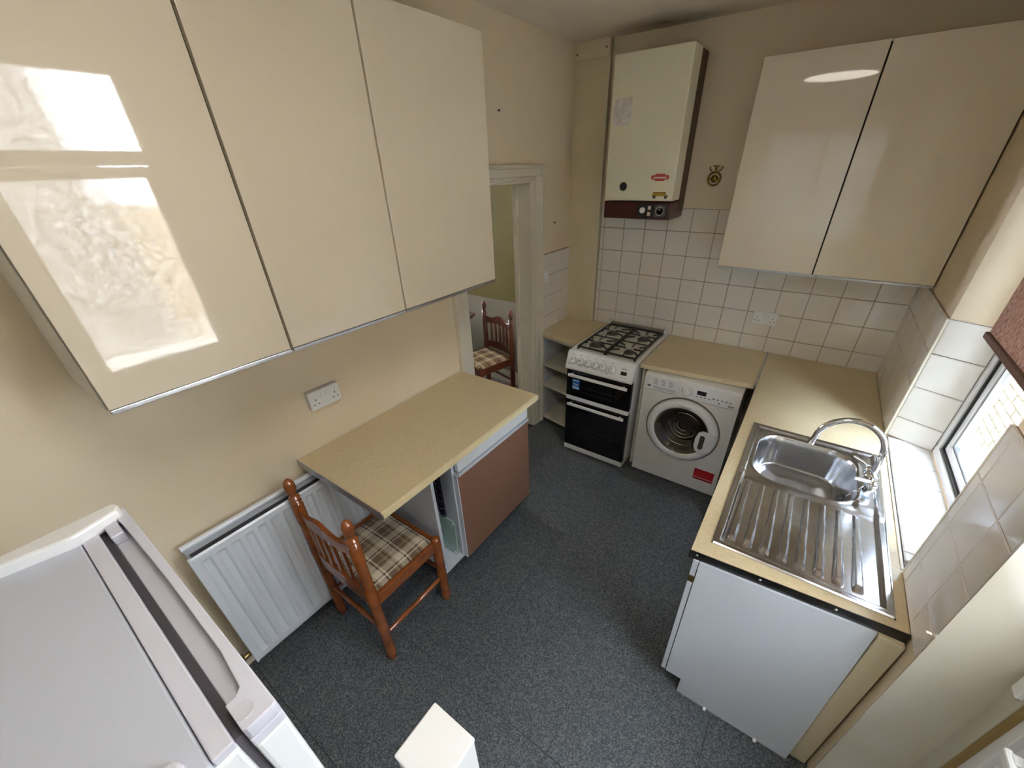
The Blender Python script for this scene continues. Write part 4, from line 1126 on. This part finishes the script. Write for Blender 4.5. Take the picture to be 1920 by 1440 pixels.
# ------------------------------------------------------------------ chairs
def post_profile():
    return [(.017, 0), (.021, .012), (.023, .05), (.0235, .34), (.0235, .40), (.0245, .43), (.0245, .52), (.019, .535), (.0245, .548), (.019, .560), (.0245, .575), (.0225, .60), (.0225, .66),
            (.0245, .68), (.0245, .775), (.018, .786), (.024, .795), (.018, .806), (.024, .815), (.019, .824), (.014, .832), (.017, .842), (.0225, .862), (.0225, .884), (.017, .903), (.008, .914), (0, .916)]
def front_profile():
    return [(.017, 0), (.021, .012), (.023, .05), (.0235, .16), (.024, .235), (.019, .248), (.024, .26), (.019, .272), (.024, .285), (.0235, .33), (.0235, .455), (.020, .468), (.010, .475), (0, .476)]
HW = .200; YB, YF = -.180, .185
def make_chair(label, wood, loc, rz, group):
    t = thing('dining_chair', label, 'chair', loc, group, rz)
    def pr(name, bm, m, lab=None): return part(name, bm, m, t, local=True, label=lab)
    for s in (-1, 1):
        pr('back_leg', lathe(NB(), post_profile(), Matrix.Translation((s * HW, YB, 0)), 22), wood)
        pr('front_leg', lathe(NB(), front_profile(), Matrix.Translation((s * HW, YF, 0)), 22), wood)
    # bowed back rails
    def rail(z_lo, z_hi, th=.018, bow=.022, n=24):
        b = NB(); R = []
        for i in range(n + 1):
            u = -1 + 2 * i / n; x = u * (HW - .012); yc = YB - bow * (1 - u * u)
            lo, hi = z_lo(u), z_hi(u)
            R.append([b.verts.new((x, yc - th / 2, lo)), b.verts.new((x, yc + th / 2, lo)), b.verts.new((x, yc + th / 2, hi)), b.verts.new((x, yc - th / 2, hi))])
        fs = []
        for a, c in zip(R, R[1:]):
            for k in range(4): fs.append(b.faces.new((a[k], a[(k + 1) % 4], c[(k + 1) % 4], c[k])))
        fs.append(b.faces.new(R[0][::-1])); fs.append(b.faces.new(R[-1]))
        bmesh.ops.recalc_face_normals(b, faces=fs)
        ed = [e for e in b.edges if not e.is_boundary and e.calc_face_angle(0) > 1.0]
        bmesh.ops.bevel(b, geom=ed, offset=.004, segments=2, affect='EDGES')
        return b
    wave = lambda u: .775 + .030 * math.cos(u * PI) * .5 + .018 * math.cos(2 * u * PI) * .5 + .012
    pr('crest_rail', rail(lambda u: .722 + .006 * math.cos(u * PI), wave), wood)
    pr('lower_back_rail', rail(lambda u: .475, lambda u: .542 + .006 * math.cos(u * PI)), wood)
    for i in range(5):
        u = -.62 + .31 * i; x = u * (HW - .012); y = YB - .022 * (1 - u * u)
        b = NB(); prof = [(.535, .009), (.57, .010), (.62, .014), (.66, .013), (.70, .010), (.735, .009)]
        slab(b, [(x - wv, z) for z, wv in prof] + [(x + wv, z) for z, wv in prof[::-1]], 'y', y - .006, y + .006, .002)
        pr('spindle', b, wood)
    for (a, c) in (((-HW, YF - .010, .392), (HW, YF + .010, .455)), ((-HW, YB - .010, .392), (HW, YB + .010, .455)), ((-HW - .009, YB, .392), (-HW + .011, YF, .455)), ((HW - .011, YB, .392), (HW + .009, YF, .455))):
        pr('seat_rail', box(NB(), a, c, .004), wood)
    # drop-in plaid seat, gently crowned
    b = NB(); n = 20; G = []
    x0, x1, y0, y1 = -HW + .014, HW - .014, YB + .014, YF - .013
    for i in range(n + 1):
        G.append([])
        for j in range(n + 1):
            u, v = i / n, j / n
            e = min(u, 1 - u, v, 1 - v)
            G[-1].append(b.verts.new((x0 + (x1 - x0) * u, y0 + (y1 - y0) * v, .452 + .016 * ss(0, .08, e) + .008 * ss(0, .5, e))))
    for i in range(n):
        for j in range(n): b.faces.new((G[i][j], G[i + 1][j], G[i + 1][j + 1], G[i][j + 1]))
    bot = [b.verts.new((x, y, .43)) for x, y in ((x0, y0), (x1, y0), (x1, y1), (x0, y1))]
    b.faces.new(bot[::-1])
    b.faces.new([G[i][0] for i in range(n, -1, -1)] + [bot[0], bot[1]]); b.faces.new([G[i][n] for i in range(n + 1)] + [bot[2], bot[3]])
    b.faces.new([G[0][j] for j in range(n + 1)] + [bot[3], bot[0]]); b.faces.new([G[n][j] for j in range(n, -1, -1)] + [bot[1], bot[2]])
    pr('seat_pad', b, PLAID, 'brown and cream plaid seat pad')
    def stretch(p, q, beads=True):
        b = NB(); p, q = Vector(p), Vector(q); dv = q - p; Lh = dv.length
        M = Matrix.Translation(p) @ dv.to_track_quat('Z', 'Y').to_matrix().to_4x4()
        pf = [(.008, 0), (.010, Lh * .1), (.0125, Lh * .42), (.0095, Lh * .45), (.0125, Lh * .475), (.0095, Lh * .5), (.0125, Lh * .525), (.0095, Lh * .55), (.0125, Lh * .58), (.010, Lh * .9), (.008, Lh)]
        lathe(b, pf, M, 14); pr('stretcher', b, wood)
    for s in (-1, 1): stretch((s * HW, YB, .185), (s * HW, YF, .185))
    stretch((-HW, YB, .225), (HW, YB, .225)); stretch((-HW, YF, .235), (HW, YF, .235))
    return t
make_chair('orange-brown turned wood chair with plaid seat in front of the radiator', WOOD, (.337, -2.430, 0), 0, None)
make_chair('dark brown wooden chair with plaid seat in the room beyond the doorway', DWOOD, (-.640, -.445, 0), PI - .25 + .0, None)

# dining table corner
t = thing('dining_table', 'dark brown table corner just visible beyond the doorway', 'table', (-1.45, -.62, 0))
b = NB(); prism(b, [(-.93, -.33), (-1.0, -.12), (-1.9, -.10), (-1.9, -1.2), (-1.30, -1.15), (-1.10, -.62)], .71, .738, .004); part('table_top', b, DWOOD, t)
b = NB(); slab(b, [(-.945, .709), (-1.03, .56), (-1.08, .56), (-1.08, .709)], 'y', -.345, -.315, .003); part('apron', b, DWOOD, t)
for x, y in ((-1.30, -.40), (-1.30, -1.0), (-1.85, -.30), (-1.85, -1.2)):
    part('leg', lathe(NB(), [(.02, 0), (.03, .1), (.022, .4), (.03, .70)], Matrix.Translation((x, y, 0)), 14), DWOOD, t)

# ------------------------------------------------------------------ fridge
FX, FXE, FZ = .703, 1.276, 1.440
t = thing('fridge_freezer', 'tall white fridge freezer at the near left, seen from above', 'fridge', (.99, -3.40, 0))
P('cabinet', t, FRIDGEW, (FX, -3.72, .03), (FXE, -3.100, FZ - .012), .004)
P('top_panel', t, FRIDGET, (FX + .002, -3.718, FZ - .012), (FXE - .002, -3.124, FZ), .003, label='pale grey top panel')
P('front_top_rail', t, FRIDGEC, (FX + .028, -3.1225, FZ - .012), (FXE - .004, -3.100, FZ + .001), .002)
P('gasket', t, GASKET, (FX + .012, -3.100, .06), (FXE - .010, -3.090, FZ - .010), .001)
dr_ = P('door', t, FRIDGEW, (FX, -3.090, .05), (FXE, -3.052, 1.405), .005)
# door top cap with a finger recess
b = NB(); zc0, zc1 = 1.405, 1.446
box(b, (FX, -3.090, zc0), (FXE, -3.052, 1.424), .002)
prism(b, [(FX, -3.0715), (FX + .05, -3.0675), (FX + .25, -3.0640), (FXE - .12, -3.0650), (FXE - .055, -3.0705), (FXE - .047, -3.078), (FXE - .047, -3.090), (FXE - .004, -3.090), (FXE, -3.086), (FXE, -3.057), (FXE - .004, -3.052), (FX, -3.052)], 1.424, zc1, .0015)
box(b, (FX, -3.090, 1.424), (FX + .075, -3.0715, zc1 - .001), .002)
cap = part('door_cap', b, FRIDGEC, dr_, label='lilac-grey top cap with finger recess')
part('hinge_plug', lathe(NB(), [(.0105, 0), (.0105, .0006), (.0095, .0006), (.0095, .0002), (0, .0002)], Matrix.Translation((1.2535, -3.079, zc1)), 28), mat('lilac_grey_plug', (196, 195, 206), .4), cap)
# side hinge covers
b = NB(); prism(b, [(FX - .006, -3.215), (FX + .004, -3.228), (FX + .022, -3.224), (FX + .044, -3.130), (FX + .040, -3.112), (FX + .026, -3.062), (FX + .012, -3.056), (FX - .006, -3.060)], FZ - .006, FZ + .022, .005)
part('hinge_cover', b, WHITEP, t, label='white hinge cover')
b = NB(); prism(b, [(FXE - .054, -3.330), (FXE - .010, -3.330), (FXE - .006, -3.155), (FXE - .022, -3.138), (FXE - .036, -3.144)], FZ - .004, FZ + .012, .005)
part('hinge_cover', b, FRIDGEC, t)

# ------------------------------------------------------------------ fill light added in an unseen ceiling fitting
t = thing('added_fill_light', 'added fill light in a round opal ceiling fitting, out of view', 'light', (1.40, -2.75, H))
part('light_base', lathe(NB(), [(.24, 0), (.24, -.020), (.20, -.022), (0, -.022)], Matrix.Translation((1.40, -2.75, H - .001)), 40), WHITEP, t)
part('diffuser', lathe(NB(), [(.262, -.020), (.265, -.035), (.24, -.060), (.15, -.072), (0, -.075)], Matrix.Translation((1.40, -2.75, H)), 48), WHITEP, t)
ld = bpy.data.lights.new('added_fill_lamp', 'AREA'); ld.shape = 'DISK'; ld.size = .52
ld.energy = 1.15; ld.color = (1.0, .92, .80)  # added lamp that lifts the room's overall brightness
lo = bpy.data.objects.new('added_fill_lamp', ld); COL.objects.link(lo); lo.location = (1.40, -2.75, H - .078)

# ------------------------------------------------------------------ white square post
t = thing('newel_post', 'white painted square post end in the foreground', 'post', (1.377, -2.936, 0))
P('post_shaft', t, WHITE, (1.333, -2.980, 0), (1.422, -2.893, 1.19), .002)
P('post_cap', t, WHITE, (1.3315, -2.9815, 1.19), (1.4235, -2.8915, 1.20), .003)
